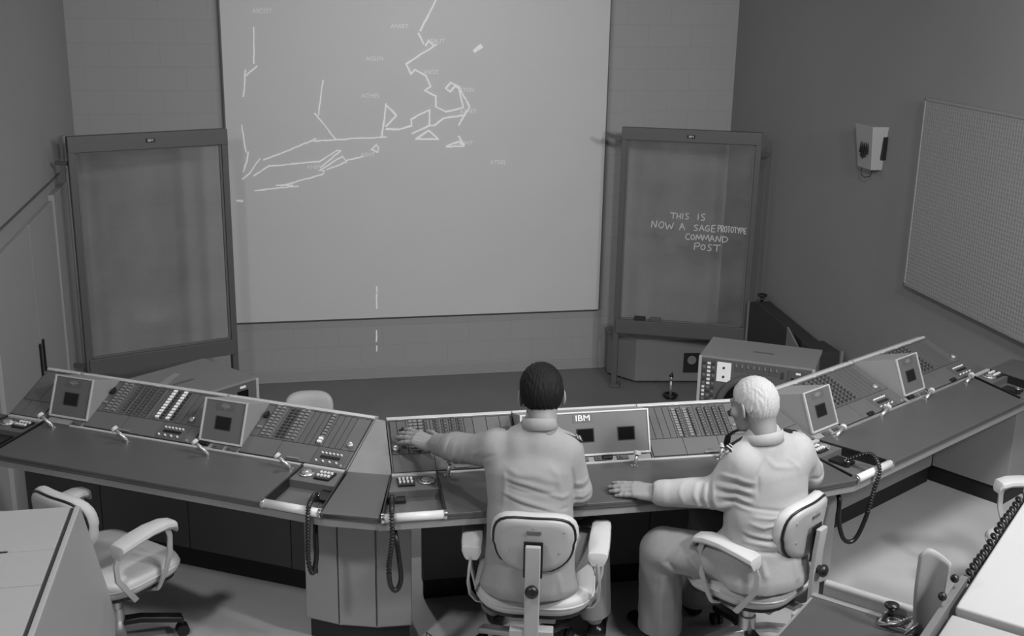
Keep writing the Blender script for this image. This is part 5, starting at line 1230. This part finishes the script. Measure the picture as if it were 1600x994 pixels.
T.cap((1.92, 3.99, .505), (1.80, 4.40, .515), .096, .084, .03); T.cap((1.80, 4.41, .49), (1.78, 4.44, .10), .08, .085, .02); T.plane((1.53, 4.2, .075), (-.1, -.1, -1))
T.fold([(1.50, 4.02, .575), (1.46, 4.03, .50), (1.52, 4.02, .44), (1.60, 3.98, .43)], .012, .009, .03); T.fold([(1.53, 4.01, .565), (1.49, 4.02, .50), (1.54, 4.01, .46)], .007, -.008, .03)
T.fold([(1.62, 3.97, .59), (1.56, 3.98, .53), (1.60, 3.95, .47)], .008, .005, .03); T.fold([(1.47, 4.03, .42), (1.50, 4.11, .12)], .010, .006, .04); T.fold([(1.55, 4.04, .42), (1.58, 4.12, .12)], .010, -.004, .04)
T.fold([(1.66, 3.90, .58), (1.74, 3.86, .50)], .010, .006, .04); T.noise(.0012, 30, 5)
sdf_part('trousers', T.mesh('trousers'), M_TAN, t)
shoe(t, (1.52, 4.29, 0), (-.3, .95)); shoe(t, (1.76, 4.50, 0), (-.1, 1))
J = SDF((1.38, 3.70, .40), (2.28, 4.42, 1.10), .0042)
J.cap((1.865, 3.965, .58), (1.865, 3.955, .72), .185, .178, .03, side=rt2, flat=.70); J.cap((1.865, 3.955, .72), (1.86, 3.965, .89), .178, .186, .03, side=rt2, flat=.70, flat2=.62)
J.cap((1.755, 3.945, .945), (1.975, 4.005, .945), .080, .080, .04); J.cap((1.82, 3.960, .990), (1.87, 3.975, .985), .082, .082, .04); J.cap((1.825, 3.955, 1.02), (1.825, 3.955, 1.05), .070, .067, .03)
J.cap((1.735, 3.935, .950), (1.665, 3.970, .815), .075, .068, .025); J.cap((1.665, 3.970, .812), (1.475, 4.062, .782), .067, .052, .018)
J.cap((1.475, 4.062, .782), (1.46, 4.070, .780), .054, .052, .006)
J.cap((1.99, 4.01, .950), (2.085, 4.085, .82), .075, .068, .025); J.cap((2.09, 4.09, .815), (2.02, 4.24, .79), .064, .05, .02)
J.cap((1.865, 3.95, .60), (1.87, 3.93, .47), .180, .205, .03, side=rt2, flat=.74, flat2=.70)
J.cap((1.76, 3.94, .55), (1.66, 4.0, .52), .092, .090, .03, side=(0, 0, 1), flat=.9)
J.plane((1.87, 3.95, .450), (.0, .05, -1))

J.cap((1.46, 4.070, .780), (1.40, 4.10, .776), .036, .036, .002, op='cut'); J.plane((1.452, 4.072, .78), (-.86, .45, .0)) if 0 else None
for pts, w_, h_ in (
    ([(1.74, 3.85, .80), (1.86, 3.85, .775), (2.02, 3.85, .80)], .008, -.0045), ([(1.73, 3.85, .70), (1.82, 3.85, .675), (1.95, 3.85, .69)], .010, .006), ([(1.73, 3.85, .685), (1.82, 3.85, .66), (1.95, 3.85, .675)], .007, -.005),
    ([(1.73, 3.85, .66), (1.84, 3.85, .635), (1.98, 3.85, .65)], .010, .006), ([(1.75, 3.85, .62), (1.85, 3.85, .605), (1.98, 3.85, .62)], .008, -.005), ([(1.75, 3.85, .735), (1.80, 3.85, .72), (1.86, 3.85, .73)], .008, .005),
    ([(1.76, 3.85, .76), (1.82, 3.85, .75), (1.90, 3.85, .755)], .007, .004), ([(1.80, 3.85, 1.0), (1.84, 3.85, .96), (1.95, 3.85, .95)], .012, .003), ([(1.90, 3.85, 1.0), (1.97, 3.85, .95), (1.98, 3.85, .90)], .012, .003),
    ([(1.80, 3.85, .58), (1.82, 3.85, .50), (1.84, 3.85, .45)], .014, .007), ([(1.92, 3.85, .58), (1.93, 3.85, .50), (1.94, 3.85, .45)], .014, .007)):
    J.fold(pts, w_*.85, h_*1.15)
J.fold([(1.795, 3.86, .99), (1.765, 3.86, .93), (1.775, 3.86, .85)], .006, -.006, .04)
for k, (z_, s_) in enumerate(((.93, .006), (.905, -.006), (.885, .006), (.865, -.006), (.845, .006), (.825, -.005), (.81, .005))):
    J.fold([(1.76, 3.87, z_-.03), (1.70, 3.885, z_-.012), (1.635, 3.93, z_-.02)], .0075, s_, .03)
for k, (x_, s_) in enumerate(((1.645, .007), (1.628, -.006), (1.61, .006), (1.59, -.006), (1.572, .004), (1.52, .004))):
    J.fold([(x_, 3.94+(1.66-x_)*.5, .86), (x_-.012, 3.93+(1.66-x_)*.45, .81), (x_+.02, 3.93+(1.66-x_)*.45, .76)], .008, s_, .03)
J.fold([(1.70, 3.90, .80), (1.62, 3.93, .77), (1.54, 3.97, .765)], .009, .006, .03)
J.fold([(2.05, 4.03, .90), (2.10, 4.05, .85), (2.14, 4.08, .86)], .008, .005, .04); J.fold([(2.05, 4.02, .85), (2.10, 4.03, .82), (2.14, 4.06, .83)], .008, -.005, .04)
J.noise(.0011, 34, 8)
sdf_part('jacket', J.mesh('jacket'), M_TAN2, t, 1)
m4 = epaulette(t, (1.725, 3.955, 1.022), (.55, .12, .25), (-.30, -.2, .9), .11); epaulette(t, (1.985, 4.03, 1.022), (-.85, -.2, .25), (.3, 0, .95), .11)
cb = MB(); cb.lathe([(.012, 0), (.014, .003), (.008, .006), (.002, .007)], (0, 0, 0), 8); cb.xf(m4 @ Matrix.Translation((0, -.065, .004))); cb.xf(Matrix.Translation((-1.84, -3.98, 0))); part('rank_star', cb, M_CHROME, t)
collar(t, (1.822, 3.950, 1.045), (-.40, .9), .073, .070, .046, M_TAN2, 'jacket_collar', flare=.008)
tb = MB(); tb.tube([(1.785, 4.055, 1.045), (1.765, 4.10, 1.015), (1.748, 4.125, .985), (1.744, 4.125, .955), (1.755, 4.11, .925)], 0, flat=(.034, .010, (.8, .4, .1)))
tb.xf(Matrix.Translation((-1.84, -3.98, 0))); part('necktie', tb, M_BLACK, t, bevel=.003)
